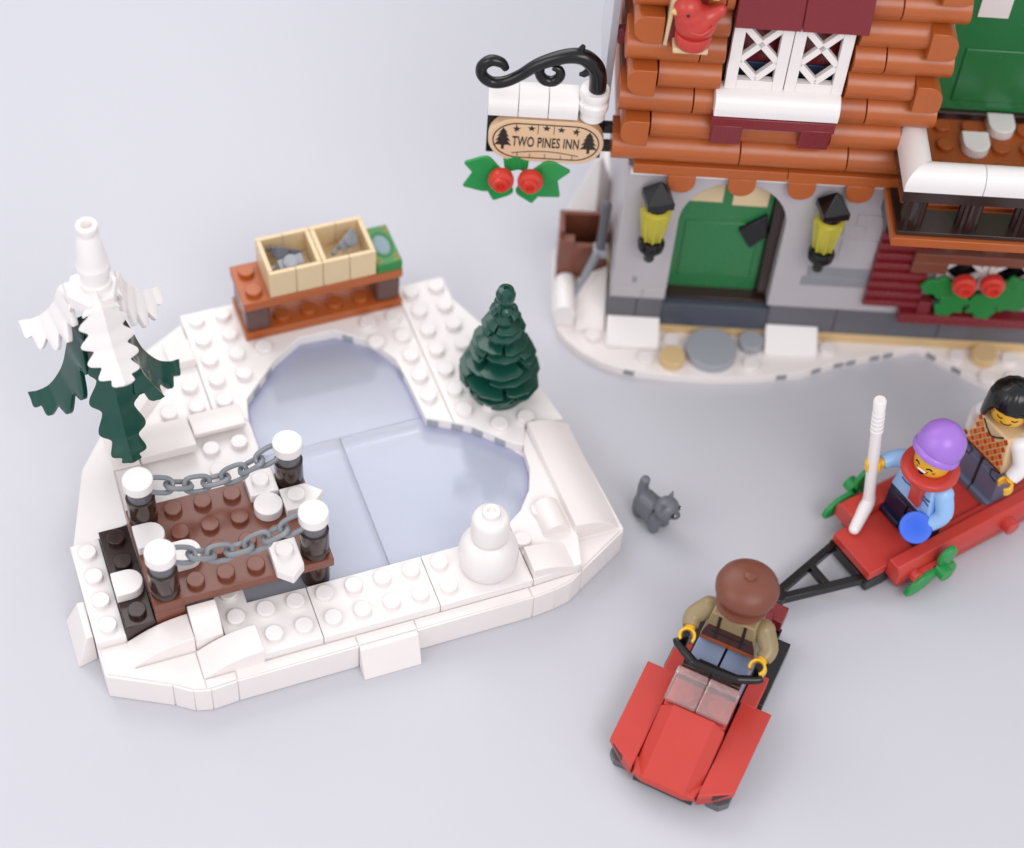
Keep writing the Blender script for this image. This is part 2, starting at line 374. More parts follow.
for x in (-3,2):
    for y in (2,5):
        z = 2.8
        p = MB().lathe([(.42,z),(.48,z+.06),(.48,z+.3),(.46,z+.34),(.48,z+.4),(.48,z+1.2),(.44,z+1.23)], (x,y)).build('post','post',jet,bevel=0)
        MB().cyl((x,y),z+1.23,z+1.75,.4,n=28).build('post_collar','dgray',p)
        MB().cyl((x,y),z+1.75,z+2.2,.5,n=32).build('snow_cap','white',p,bevel=.05)
        if x == 2 and y == 2:
            MB().cyl((x,y),1.22,2.4,.46,n=28).build('post_foot','post',p)
def chain(y, zl, zm, zr):
    pts = smooth_path([(-2.6,y,zl),(-1.6,y-.03,zl-.42),(-.55,y,zm),(.5,y,zm+.22),(1.6,y,zr)], 10)
    d = [0]
    for a, b in zip(pts, pts[1:]): d.append(d[-1]+(b-a).length)
    N = 7; step = d[-1]/N; links = []
    def at(s):
        for i in range(len(d)-1):
            if d[i+1] >= s: return pts[i].lerp(pts[i+1], (s-d[i])/(d[i+1]-d[i]+1e-9))
        return pts[-1]
    root = None
    for k in range(N):
        a, b = at(k*step), at((k+1)*step); c = (a+b)/2; T = (b-a).normalized()
        S = Vector((0,1,0)); U = T.cross(S).normalized(); S = U.cross(T)
        w = math.radians(-22 if k % 2 else 40); V = S*math.cos(w)+U*math.sin(w)
        hl, hw = step*.5+.11, .25; ring = []
        for i in range(28):
            an = 2*PI*i/28; x = math.cos(an); yv = math.sin(an)
            ex = math.copysign(abs(x)**.75, x)*hl; ey = math.copysign(abs(yv)**.6, yv)*hw
            ring.append(c+T*ex+V*ey)
        links.append(MB().tube(ring, .088, 8, closed=True))
    root = bpy.data.objects.new('chain', None); col.objects.link(root); root.parent = jet; OFF[root.name] = OFF[jet.name]
    for l in links: l.build('link', 'chain', root, bevel=0)
chain(5, 4.5, 3.85, 4.62); chain(2, 4.62, 4.0, 4.65)

# ------------------------------------------------------------------ bench with crates and skates
bench = thing('bench', 'dark orange two-tier bench with dark legs behind the pond', 'bench', W0, (5.5, 13.5, 1.6))
m = MB().box(2.5,8.5,12.5,14.5,1.63,2.0)
for x in (4,5,6,7): m.stud(x,13,2.0); m.stud(x,14,2.0)
m.build('shelf','orange',bench,bevel=.028)
m = MB().box(2.5,8.5,12.5,14.5,3.2,3.6)
m.stud(3,13,3.6); m.stud(3,14,3.6); m.build('bench_top','orange',bench,bevel=.028)
for x0 in (2.56,7.52):
    MB().box(x0,x0+.92,12.58,14.42,2.0,3.2).build('leg','leg',bench,bevel=.12,seg=3)
def crate(x0, label):
    t = thing('wooden_crate', label, 'crate', W0, (x0+1,13.5,3.6), 'tan crates on the bench')
    for i in range(2):
        a, b = x0+i+.008, x0+1+i-.008
        MB().box(a,b,12.55,12.72,3.61,4.8).build('front_panel','tan',t,bevel=.02)
        MB().box(a,b,14.3,14.47,3.61,4.8).build('back_panel','tan',t,bevel=.02)
    MB().box(x0+.01,x0+.18,12.73,14.29,3.61,4.8).build('side_panel','tan',t,bevel=.02)
    MB().box(x0+1.82,x0+1.99,12.73,14.29,3.61,4.8).build('side_panel','tan',t,bevel=.02)
    MB().box(x0+.19,x0+1.81,12.73,14.29,3.62,3.8).build('bottom_panel','tan',t,bevel=0)
crate(3.5, 'left tan crate holding a dark and a pale skate')
crate(5.5, 'right tan crate holding one grey skate, beside the green box')
def skate(pts, name_label, mat, c, yaw, tilt):
    m = MB()
    m.box(-.62,.62,-.06,.06,0,.16); m.box(-.75,-.6,-.06,.06,.05,.3)
    m.box(-.4,-.22,-.08,.08,.14,.42); m.box(.2,.4,-.08,.08,.14,.42)
    m.box(-.48,.5,-.2,.2,.42,.56); m.cyl((-.05,0),.56,.8,.28,n=18); m.cyl((-.05,0),.7,.84,.2,n=16)
    m.xf(Matrix.Translation(Vector(c)) @ Matrix.Rotation(yaw,4,'Z') @ Matrix.Rotation(tilt,4,'X') @ Matrix.Scale(.95,4))
    single(m, 'ice_skate', mat, name_label, 'ice skate', W0, c, 'ice skates in the crates', bevel=.02)
skate(0, 'dark grey ice skate lying across the left crate', 'dgray', (4.5,13.85,4.5), -.45, 1.0)
skate(0, 'pale grey ice skate in front of the dark one in the left crate', 'gray', (4.4,13.4,4.3), .15, .7)
skate(0, 'grey ice skate leaning alone in the right crate', 'mgray', (6.5,13.75,4.35), .75, .8)
gb = thing('green_box', 'green box lid with gold corner scrolls and pale oval on bench end', 'box', W0, (8,13.5,3.6))
MB().box(7.52,8.49,12.52,14.48,3.6,4.05).build('lid','green',gb,bevel=.04)
g = MB()
for sx in (-1,1):
    for sy in (-1,1):
        cx, cy = 8.0+sx*.3, 13.5+sy*.72
        g.tube(smooth_path([(cx-sx*.1,cy+sy*.12,4.055),(cx+sx*.1,cy+sy*.1,4.055),(cx+sx*.1,cy-sy*.12,4.055),(cx,cy-sy*.08,4.055),(cx+sx*.02,cy+sy*.0,4.055)],4),.03,6)
g.build('scroll','goldprint',gb,bevel=0)
MB().prism([(8.0+.27*math.cos(2*PI*i/24),13.5+.47*math.sin(2*PI*i/24)) for i in range(24)],4.05,4.06).build('oval','ovalprint',gb,bevel=0)
MB().tube([(8.0+.37*math.cos(2*PI*i/28),13.5+.62*math.sin(2*PI*i/28),4.052) for i in range(28)],.022,6,closed=True).build('oval_border','dgreen',gb,bevel=0)

# ------------------------------------------------------------------ trees, snowman, cat
tt = thing('snow_tree', 'tall pine with white snowy top and drooping dark green leaves', 'tree', W0, (-3,9,1.6))
MB().lathe([(.42,2.02),(.46,2.06),(.46,3.2),(.42,3.25),(.46,3.3),(.42,4.4),(.3,8.2)],(-2.78,8.95)).build('trunk','brown',tt,bevel=0)
def leaf(ang, path, wid, name, mat, n=150, lobes=6, cup=.25):
    P = smooth_path([(r,0,z) for r,z in path], n//(len(path)-1)); L = len(P)
    W_ = lerp_list(wid, L)
    ca, sa = math.cos(ang), math.sin(ang); vs = []; fs = []
    def at(u):
        u = min(max(u,0),1)*(L-1); i = min(int(u),L-2); return P[i].lerp(P[i+1],u-i)
    for i, p in enumerate(P):
        t = i/(L-1); ph = max(0,(t-.1)/.9)*lobes
        tooth = .5-.5*math.cos(2*PI*ph) if t > .1 else .9
        tooth = tooth**.85
        w = W_[i]*(.62+.38*tooth)
        adv = .04*tooth*min(1,(1-t)/.15) if t > .1 else 0                      # teeth lean towards the tip
        tn = (P[min(i+1,L-1)]-P[max(i-1,0)]).normalized(); nr = Vector((-tn.z,0,tn.x)); nr = nr if nr.z > 0 or nr.x > 0 else -nr
        for s in (-1,-.6,0,.6,1):
            q = at(t+adv*max(0,abs(s)-.3))+nr*(-cup*abs(s)**1.2*w + (.12 if s == 0 else 0))
            vs.append((-3+ca*q.x-sa*s*w, 9+sa*q.x+ca*s*w, q.z))
    for i in range(L-1):
        for k in range(4): a = i*5+k; fs.append((a,a+1,a+6,a+5))
    o = MB().add(vs,fs).build(name,mat,tt,bevel=0,ang=50)
    md = o.modifiers.new('thick','SOLIDIFY'); md.thickness = .17; md.offset = 0
    bv = o.modifiers.new('bevel','BEVEL'); bv.width = .04; bv.segments = 2; bv.angle_limit = math.radians(50)
D = math.radians
for a in (-84,28,156):
    leaf(D(a), [(.25,9.95),(.85,9.75),(1.15,9.0),(1.55,8.4),(2.05,8.0),(2.5,7.85)], ([.5,.62,.95,.92,.66,.12] if a != -84 else [.45,.6,.85,.82,.6,.12]), 'snowy_leaf', 'white', lobes=6, cup=.8 if a != -84 else .5)
for a in (-88,24,154):
    leaf(D(a), [(.2,8.4),(.62,8.1),(.95,7.1),(1.3,5.8),(1.85,4.75),(2.4,4.25),(2.75 if a > 0 else 2.6,4.12)], ([.35,.5,.9,1.0,.8,.5,.12] if a != -88 else [.28,.4,.66,.84,.72,.45,.12]), 'green_leaf', 'dgreen', lobes=6, cup=.85 if a != -88 else .5)
leaf(D(-36), [(.2,7.8),(.6,7.4),(.95,6.6),(1.35,5.8),(1.85,5.2)], [.2,.3,.5,.5,.15], 'green_leaf', 'dgreen', lobes=5, cup=.4)
MB().prism([(-3+.85*math.cos(PI/3*i+.2),9+.85*math.sin(PI/3*i+.2)) for i in range(6)],9.4,9.98).build('leaf_crown','white',tt,bevel=.06)
MB().lathe([(.5,9.9),(.52,9.95),(.52,10.2),(.46,10.25),(.45,10.6),(.53,10.66),(.53,10.9),(.5,10.95),(.47,11.2),(.34,12.2),(.31,12.24),(.34,12.3),(.34,12.55),(.31,12.6),(.21,12.6),(.19,12.35),(.0,12.35)],(-2.85,9.05)).build('snow_top','white',tt,bevel=0,ang=30)

pt = thing('pine_tree', 'small dark green toy pine on the right snow bank', 'tree', W0, (10.5,7.5,1.6))
MB().lathe([(.9,1.62),(.97,1.68),(.97,1.95),(.7,2.1),(.5,2.3)],(10.5,7.5)).build('tree_base','dgreen',pt,bevel=0)
levels = [(1.95,1.18,4),(2.36,1.42,4),(2.8,1.47,5),(3.24,1.35,4),(3.68,1.22,4),(4.1,1.08,4),(4.52,.94,3),(4.93,.8,3),(5.33,.66,3),(5.72,.5,4),(6.06,.4,4)]
cr = MB(); cx, cy = 10.5, 7.5
for li, (z, R, n) in enumerate(levels):
    rot = random.random()*6
    for i in range(n):                                         # each tier is a ring of thick angular shelves at slightly different heights
        a0 = rot+2*PI*i/n; da = 2*PI/n; rr = R*random.uniform(.92,1.05); dz = random.choice((-.13,-.04,.05,.14))
        out, inn = [], []
        for fa, fr in ((.04,.93),(.2,1.),(.5,1.04),(.8,1.),(.96,.93)):
            a = a0+da*fa; out.append((rr*fr*math.cos(a),rr*fr*math.sin(a))); inn.append((R*.3*math.cos(a),R*.3*math.sin(a)))
        zt, zb, k = z+dz+.16, z+dz, 5; tl = random.uniform(-.16,.16)
        vs = [(cx+x,cy+y,zt+tl*(q-2)/2) for q,(x,y) in enumerate(out)]+[(cx+x,cy+y,zt+.22) for x,y in inn]+[(cx+x*.95,cy+y*.95,zb+tl*(q-2)/2) for q,(x,y) in enumerate(out)]+[(cx+x,cy+y,zb+.1) for x,y in inn]
        fs = []
        for q in range(k-1): fs += [(q,q+1,k+q+1,k+q),(2*k+q,2*k+q+1,q+1,q),(3*k+q,3*k+q+1,2*k+q+1,2*k+q),(k+q,k+q+1,3*k+q+1,3*k+q)]
        fs += [(0,k,3*k,2*k),(2*k-1,k-1,3*k-1,4*k-1)]
        cr.add(vs,fs)
cr.lathe([(.9,1.9),(.8,2.4),(.7,3.2),(.48,4.4),(.28,5.6),(.2,6.3)],(cx,cy),n=20)
cr.build('crown','dgreen',pt,bevel=.022,ang=30)
MB().lathe([(.26,6.2),(.27,6.45),(.33,6.55),(.35,6.8),(.27,7.02),(.1,7.08),(.08,7.0),(0,7.0)],(10.5,7.5),n=24).build('tree_tip','dgreen',pt,bevel=0)

sn = thing('snowman', 'plain white snowman with a domed body on front bank', 'snowman', W0, (7.55,.5,1.6))
MB().lathe([(.85,1.62),(.9,1.7),(1.0,1.95),(1.03,2.3),(.98,2.65),(.84,2.95),(.64,3.15),(.5,3.22)],(7.55,.5),n=48).build('body','white',sn,bevel=0,ang=60)
MB().lathe([(.52,3.2),(.63,3.28),(.64,3.4),(.64,4.1),(.6,4.25),(.5,4.36),(.34,4.4),(.31,4.42),(.31,4.58),(.28,4.62),(.17,4.62),(.15,4.5),(0,4.5)],(7.55,.5),n=40).build('head','white',sn,bevel=0,ang=50)

cf = (14.12,1.5,math.radians(-72))
ct_scale = 1.03
ct = thing('cat', 'small grey toy cat standing alone on the table', 'cat', cf, (0,0,0))
# faces -y/+x side after rotation; body along local x (head at +x)
def skin(name, verts, edges, radii, mat, parent, sub=2):
    me = bpy.data.meshes.new(name); me.from_pydata(verts, edges, [])
    o = bpy.data.objects.new(name, me); col.objects.link(o); o.parent = parent
    sk = o.modifiers.new('skin','SKIN'); sk.use_smooth_shade = True
    for i, r in enumerate(radii): me.skin_vertices[0].data[i].radius = (r, r)
    me.skin_vertices[0].data[0].use_root = True
    s = o.modifiers.new('sub','SUBSURF'); s.levels = sub; s.render_levels = sub
    me.materials.append(M[mat]); return o
def cat_part():
    V = [(0,0,.85),(.34,0,.85),(.56,.03,1.05),(-.36,0,.86),(-.48,0,1.0),(-.55,0,1.38),(-.5,0,1.75),(-.46,0,1.9)]
    E = [(0,1),(1,2),(0,3),(3,4),(4,5),(5,6),(6,7)]; R = [.4,.42,.36,.42,.26,.19,.19,.17]
    for sx, px in ((1,.42),(-1,-.42)):
        src = 1 if sx > 0 else 3
        for sy in (-1,1):
            i = len(V); V += [(px,sy*.22,.5),(px+.03,sy*.24,.2),(px+.2,sy*.25,.1)]
            E += [(src,i),(i,i+1),(i+1,i+2)]; R += [.26,.19,.16]
    # make sure skin layer exists
    me = bpy.data.meshes.new('body'); me.from_pydata(V,E,[]); o = bpy.data.objects.new('body',me); col.objects.link(o); o.parent = ct
    sk = o.modifiers.new('skin','SKIN'); sk.use_smooth_shade = True
    if not me.skin_vertices:
        bpy.context.view_layer.objects.active = o; o.select_set(True); bpy.ops.mesh.customdata_skin_add() ; o.select_set(False)
    for i, r in enumerate(R): me.skin_vertices[0].data[i].radius = (r,r)
    s = o.modifiers.new('sub','SUBSURF'); s.levels = 2; s.render_levels = 2
    me.materials.append(M['catgray'])
cat_part()
HR = Matrix.Translation((.62,.06,1.32)) @ Matrix.Rotation(math.radians(18),4,'Z') @ Matrix.Translation((-.86,0,-1.22))
m = MB().ball((.86,0,1.22),(.42,.46,.4),24,16).ball((1.2,0,1.1),(.17,.2,.14),14,10).xf(HR)
m.build('head','catgray',ct,bevel=0,ang=80)
for sy in (-1,1):
    MB().add([(.66,sy*.14,1.46),(.98,sy*.16,1.48),(.84,sy*.46,1.36),(.82,sy*.38,1.88)],[(0,1,3),(1,2,3),(2,0,3),(2,1,0)] if sy > 0 else [(3,1,0),(3,2,1),(3,0,2),(0,1,2)]).xf(HR).build('ear','catgray',ct,bevel=.04,ang=20)
    MB().ball((1.21,sy*.2,1.28),(.07,.095,.1),12,8).xf(HR).build('eye','ink2',ct,bevel=0)
    MB().ball((1.268,sy*.2+.02,1.3),(.03,.035,.035),10,6).xf(HR).build('eye_glint','teeth',ct,bevel=0)
MB().ball((1.36,0,1.15),(.03,.05,.035),10,6).xf(HR).build('nose','ink2',ct,bevel=0)

ct.scale = (ct_scale,)*3
# ------------------------------------------------------------------ toy figures
def claw(c, axis, opening, r=.235, th=.1, h=.42):
    """C-shaped clip hand: centre, axis of the gripped bar, direction the C opens to"""
    A = Vector(axis).normalized(); O = Vector(opening); O = (O-A*O.dot(A)).normalized(); S = A.cross(O)
    m = MB(); n = 18; ri, ro = r-th*.5, r+th*.5; vs = []; fs = []
    for i in range(n+1):
        a = math.radians(48)+(2*PI-math.radians(96))*i/n
        d = O*math.cos(a)+S*math.sin(a)
        for rr in (ri,ro):
            for hh in (-h/2,h/2): vs.append(Vector(c)+d*rr+A*hh)
    for i in range(n):
        a, b = i*4, i*4+4
        fs += [(a,b,b+1,a+1),(a+3,b+3,b+2,a+2),(a+2,b+2,b,a),(a+1,b+1,b+3,a+3)]
    fs += [(0,1,3,2),(n*4+2,n*4+3,n*4+1,n*4)]
    return m.add(vs,fs)
def figure(t, o, torso, arms, legs, legstyle, hands, armmat, handmat='yellow', hipmat=None):
    """o = floor point in frame, front is -y"""
    x, y, z = o
    T = lambda p: (x+p[0], y+p[1], z+p[2])
    hipmat = hipmat or legs
    if legstyle == 'stand':
        for s in (-1,1):
            m = MB().hexa([T((min(s*.03,s*.98),-.62,0)),T((max(s*.03,s*.98),-.62,0)),T((max(s*.03,s*.98),.45,0)),T((min(s*.03,s*.98),.45,0))],
                          [T((min(s*.03,s*.98),-.62,.3)),T((max(s*.03,s*.98),-.62,.3)),T((max(s*.03,s*.98),.45,.3)),T((min(s*.03,s*.98),.45,.3))])
            a, b = sorted((s*.03,s*.98)); m.box(x+a,x+b,y-.46,y+.45,z+.28,z+1.5)
            m.build('leg',legs,t)
        MB().box(x-.98,x+.98,y-.44,y+.44,z+1.5,z+1.88).build('hips',hipmat,t); tz = z+1.9
    elif legstyle == 'short':
        for s in (-1,1):
            a, b = sorted((s*.03,s*.98)); MB().box(x+a,x+b,y-.6,y+.45,z,z+.3).box(x+a,x+b,y-.46,y+.45,z+.28,z+1.25).build('leg',legs,t)
        MB().box(x-.98,x+.98,y-.44,y+.44,z+1.25,z+1.5).build('hips',hipmat,t); tz = z+1.52
    else:
        for s in (-1,1):
            a, b = sorted((s*.04,s*.98)); MB().box(x+a,x+b,y-1.75,y+.45,z,z+.98).build('leg',legs,t)
        MB().box(x-.98,x+.98,y-.3,y+.5,z+.98,z+1.2).build('hips',hipmat,t); tz = z+1.22
    b, tp, d, H = .98, .74, .47, 1.58
    MB().hexa([(x-b,y-d,tz),(x+b,y-d,tz),(x+b,y+d,tz),(x-b,y+d,tz)],[(x-tp,y-d,tz+H),(x+tp,y-d,tz+H),(x+tp,y+d,tz+H),(x-tp,y+d,tz+H)]).build('torso',torso,t,bevel=.07,seg=3)
    for (sh, el, wr), (ax, op) in zip(arms, hands):
        c = Vector(wr); dr = (c-Vector(el)).normalized(); wr = c-dr*.36
        P = smooth_path([sh,el,wr],6)
        ar = MB().ball(sh,.36,16,10).tube(P,lerp_list([.35,.31,.26],len(P)),14).build('arm',armmat,t,bevel=0,ang=70)
        h = claw(c,ax,op); h.tube([wr-dr*.05,wr+dr*.16],.17,12); h.build('hand',handmat,ar,bevel=.03)
    return tz, tz+H
def headmesh(t, x, y, z, mat='head'):
    return MB().lathe([(.4,z),(.5,z+.04),(.6,z+.14),(.635,z+.3),(.635,z+.82),(.6,z+.98),(.5,z+1.08),(.3,z+1.1)],(x,y),n=36).build('head',mat,t,bevel=0,ang=50)
def onhead(x, y, yaw, pts, r=.642):
    """points (angle deg, z) -> on the cylinder of the head; angle 0 looks along yaw"""
    out = []
    for a, z in pts:
        an = yaw+math.radians(a); out.append((x+r*math.cos(an), y+r*math.sin(an), z))
    return out

# snowmobile
sm = thing('snowmobile', 'red toy snowmobile with clear windscreen and black handlebar', 'snowmobile', SM, (0,4,0))
for s in (-1,1):
    a = 1.62*s
    MB().prism([(a-.45,.95),(a-.2,.68),(a+.2,.68),(a+.45,.95),(a+.45,3.5),(a-.45,3.5)],0,.32).build('ski','dgray',sm)
    pts = [(s*2.18,4.0),(s*2.14,.88),(s*1.13,.27),(s*1.13,4.0)]
    zt = lambda y: 1.12+.055*y
    bt = [(px,py,zt(py)-.22) for px,py in pts]; tp = [(px,py,zt(py)) for px,py in pts]
    m = MB()
    if s < 0: bt, tp = bt, tp
    else: bt, tp = bt[::-1], tp[::-1]
    m.hexa(bt,tp); w = m.build('side_fairing','red',sm,bevel=.03)
    a0, a1 = Vector((s*2.14,.88,1.0)), Vector((s*1.13,.27,.95)); d = (a1-a0)
    n = Vector((-.61*s*-1*-1,-1.0,0)); n = Vector((s*.5,-.86,0)).normalized()
    q = [a0+d*.02, a0+d*.55, a1]
    MB().add([a0+Vector((0,0,-.02)),a0+d*.6+Vector((0,0,-.02)),a1+Vector((0,0,-.02)),a1+Vector((0,0,-.38)),a0+d*.55+Vector((0,0,-.3)),
              a0+Vector((0,.12,-.02)),a0+d*.6+Vector((0,.12,-.02)),a1+Vector((0,.12,-.02)),a1+Vector((0,.12,-.38)),a0+d*.55+Vector((0,.12,-.3))],
             [(0,1,4),(1,2,3,4),(5,9,6),(6,9,8,7),(0,5,6,1),(1,6,7,2),(0,4,9,5),(4,3,8,9),(2,7,8,3)]).build('fairing_lip','red2',w,bevel=0)
    t0 = a0+d*.16+n*.02; t1 = a0+d*.58+n*.02; t2 = a0+d*.42+n*.02
    MB().add([t0+Vector((0,0,.11)),t1+Vector((0,0,.11)),t1+Vector((0,0,-.18)),t0+Vector((0,.2,.1)),t1+Vector((0,.2,.1)),t1+Vector((0,.2,-.18))],
             [(0,1,2),(3,5,4),(0,3,4,1),(1,4,5,2),(0,2,5,3)]).build('intake','black',w,bevel=0)
MB().box(-1.3,1.3,.5,7.6,.33,.8).build('chassis','black',sm)
MB().box(-1.02,1.02,.26,.6,.42,.72).build('front_lip','black',sm)
MB().hexa([(-1.12,.3,.72),(1.12,.3,.72),(1.2,.8,.72),(-1.2,.8,.72)],[(-1.02,.2,.99),(1.02,.2,.99),(1.2,.8,1.0),(-1.2,.8,1.0)]).build('bumper','red',sm)
ln = lambda x,y,dz=0: (x,y,1.02+(y-.15)*.43+dz)
MB().add([(-1.1,.3,.7),(-.7,.14,.75),(.7,.14,.75),(1.1,.3,.7),ln(-1.1,.32,-.3),ln(-.7,.15),ln(.7,.15),ln(1.1,.32,-.3),
          (-1.1,2.5,1.),(1.1,2.5,1.),ln(-1.1,2.48,-.34),ln(-.7,2.48),ln(.7,2.48),ln(1.1,2.48,-.34)],
         [(0,1,5,4),(1,2,6,5),(2,3,7,6),(4,5,11,10),(5,6,12,11),(6,7,13,12),(10,11,12,13),(8,10,13,9),(0,4,10,8),(3,9,13,7),(0,8,9,3),(0,3,2,1)]).build('hood','red',sm,bevel=.03,ang=15)
MB().box(-1.05,1.05,2.52,3.62,.95,1.75).stud(-.52,3.05,1.72).stud(.52,3.05,1.72).build('dashboard','red',sm)
for s in (-1,1):
    a, b = sorted((s*.02,s*1.08))
    MB().hexa([(a,2.5,1.98),(b,2.5,1.98),(b,3.62,1.98),(a,3.62,1.98)],[(a,2.5,2.16),(b,2.5,2.16),(b,3.62,2.5),(a,3.62,2.5)]).build('windscreen','screen',sm,bevel=.05,seg=3)
    c, d = sorted((s*1.08,s*1.62))
    MB().hexa([(c,3.95,.7),(d,3.95,.7),(d,5.3,.7),(c,5.3,.7)],[(c,3.95,1.35),(d,3.95,1.35),(d,5.3,1.25),(c,5.3,1.25)]).build('side_panel','red',sm)
    e, f = sorted((s*1.3,s*1.75)); MB().box(e,f,4.6,7.3,.1,.62).build('running_board','dgray' if s<0 else 'black',sm)
MB().box(-1.0,1.0,3.66,4.0,.95,2.55).build('steering_column','dbrown',sm)
MB().tube(smooth_path([(-1.42,4.16,2.95),(-1.3,4.02,2.95),(-.72,3.68,2.95),(-.5,3.62,2.95),(.7,3.68,2.95),(.95,3.74,2.95),(1.4,3.96,2.95),(1.52,4.06,2.95)],4),.145,12).box(-.5,.7,3.6,3.85,2.5,2.95).tube([(-1.2,4.2,2.7),(-1.18,4.25,3.35)],.12,10).tube([(1.28,4.15,2.7),(1.3,4.2,3.35)],.12,10).build('handlebar','black',sm,bevel=0)
MB().box(-1.0,1.0,4.0,8.0,.81,1.2).build('seat_base','dred',sm)
MB().box(-1.0,.9,6.6,7.6,1.21,1.5).build('seat_back','dred',sm)
MB().box(.75,1.25,7.4,8.1,.85,1.4).build('tail_light','dred',sm)
MB().cyl((0,8.25),.78,1.15,.22,n=20).box(-.3,.3,7.6,8.3,.5,.8).build('tow_hitch','black',sm)

dr = thing('toy_driver', 'toy driver in brown cap and tan shirt gripping the handlebar', 'toy figure', SM, (.05,5.8,1.21))
DY = 5.42
figure(dr, (.05,DY,1.22), 'dtan', [((-.9,DY,3.55),(-1.25,5.05,3.3),(-1.18,4.35,3.05)),((1.0,DY,3.55),(1.36,4.98,3.3),(1.28,4.3,3.05))], 'denim', 'sit',
       [((.1,-.35,.93),(.2,-1,-.3)),((-.1,-.35,.93),(-.25,-1,-.3))], 'dtan')
y0 = DY-.475
MB().prism([(-.9,2.47),(1.0,2.47),(.92,2.95),(.8,3.35),(-.7,3.35),(-.82,2.95)],y0-.012,y0,'y').build('apron','apron',dr,bevel=0)
MB().prism([(-.92,2.45),(1.02,2.45),(.98,2.66),(-.88,2.66)],y0-.02,y0-.012,'y').build('belt','orange2',dr,bevel=0)
m = MB()
for sx in (-.38,.48): m.prism([(sx-.05,3.2),(sx+.05,3.2),(sx+.05,3.95),(sx-.05,3.95)],y0-.022,y0-.005,'y')
m.prism([(-.45,2.7),(-.35,2.7),(-.35,3.2),(-.45,3.2)],y0-.024,y0-.012,'y'); m.prism([(.42,2.7),(.52,2.7),(.52,3.2),(.42,3.2)],y0-.024,y0-.012,'y')
m.prism([(-.55,3.02),(.65,3.02),(.65,3.08),(-.55,3.08)],y0-.026,y0-.012,'y')
m.build('straps','ink',dr,bevel=0)
headmesh(dr,.05,DY,4.1)
cap = MB().lathe([(.66,4.4),(.74,4.45),(.76,4.55),(.9,4.62),(1.0,4.78),(1.02,4.95),(.96,5.14),(.8,5.32),(.52,5.46),(.2,5.51),(.18,5.58),(.1,5.61),(0,5.61)],(.1,DY),n=48)
vs = []; fs = []; n = 18
for i in range(n+1):
    a = -PI*.9+PI*.8*i/n
    for r, z in ((.6,4.6),(.9+.16*math.sin(PI*i/n),4.46),(.9+.16*math.sin(PI*i/n),4.36),(.6,4.48)): vs.append((.1+r*math.cos(a),DY+r*math.sin(a),z))
for i in range(n):
    for k in range(4): a = i*4; fs.append((a+k,a+(k+1)%4,a+4+(k+1)%4,a+4+k))
cap.add(vs,fs).xf(Matrix.Translation((0,.1,.3))).build('cap','cap',dr,bevel=0,ang=45)

# ------------------------------------------------------------------ sled trailer
tr = thing('sled_trailer', 'red open sled trailer with green sprigs and black tow frame', 'sled', TR, (0,4,0))
MB().box(-1.0,1.0,-.1,9.0,.8,1.2).build('floor_plate','red',tr)
def rail(x0, x1, s):
    e = .16
    p = [(x0,.8),(x1,.8),(x1,1.38),(x1-e*s if s>0 else x1,1.6),(x0 if s>0 else x0+e,1.6)]
    if s < 0: p = [(x0,.8),(x1,.8),(x1,1.6),(x0+e,1.6),(x0,1.38)]
    return MB().prism(p,.65,9.0,'y')
rail(1.02,1.62,1).build('side_rail','red',tr); rail(-1.85,-1.02,-1).build('side_rail','red',tr)
MB().box(.72,1.0,2.3,9,1.21,1.4).build('inner_ledge','red',tr); MB().box(-1.0,-.72,2.3,9,1.21,1.4).build('inner_ledge','red',tr)
MB().prism([(.9,.3),(1.8,.12),(8,.12),(9,.4),(9,.78),(.9,.78)],1.0,1.5,'x').build('runner','red2',tr)
MB().prism([(.9,.3),(1.8,.12),(8,.12),(9,.4),(9,.78),(.9,.78)],-1.6,-1.05,'x').build('runner','red2',tr)
MB().cyl((5.66,1.05),1.6,1.98,.3,n=20,axis='x').build('side_stud','red',tr)
MB().cyl((1.35,1.05),1.6,1.9,.22,n=16,axis='x').box(1.62,1.85,1.2,2.5,.85,1.15).build('side_stud','red',tr)
m = MB()
def bar2(a, b, w, z0, z1):
    A, B = Vector(a), Vector(b); d = (B-A).normalized(); n = Vector((-d.y,d.x))*w/2
    m.hexa([(*(A-n),z0),(*(B-n),z0),(*(B+n),z0),(*(A+n),z0)],[(*(A-n),z1),(*(B-n),z1),(*(B+n),z1),(*(A+n),z1)])
bar2((.86,.3),(.0,-3.05),.26,.42,.78); bar2((-.95,.3),(-.25,-3.05),.26,.42,.78); bar2((-.62,-1.35),(.5,-1.35),.24,.44,.76); bar2((-1.05,.1),(1.0,.1),.5,.38,.74)
m.cyl((-.12,-3.15),.42,.8,.3,n=20)
m.build('tow_frame','black',tr)
MB().prism([(-.05,.1),(.7,.0),(1.6,.15),(1.9,.55),(1.9,.78),(-.05,.78)],-.95,.98,'x').build('under_block','black',tr)
def sprig(s, yc, zc):
    x = 1.88*s if s > 0 else -2.1
    r = MB().cyl((yc,zc),min(x,x+s*.42),max(x,x+s*.46),.28,n=20,axis='x').build('sprig','lgreen',tr)
    for a, L in ((205,1.55),(75,1.1),(318,1.05)):
        a = math.radians(a); q = []
        for u, w in ((.1,.2),(.3,.36),(.5,.48),(.7,.42),(.88,.28),(1,.06)): q.append((u*L,w*.8))
        poly = [(u,w) for u,w in q]+[(u,-w) for u,w in q[::-1]]
        poly = [(yc+u*math.cos(a)-w*math.sin(a), zc+u*math.sin(a)+w*math.cos(a)) for u,w in poly]
        MB().prism(poly,x-.04,x+.16,'x').build('leaf','lgreen',r,bevel=.05,seg=3)
sprig(1,2.3,1.05); sprig(-1,1.75,1.25)

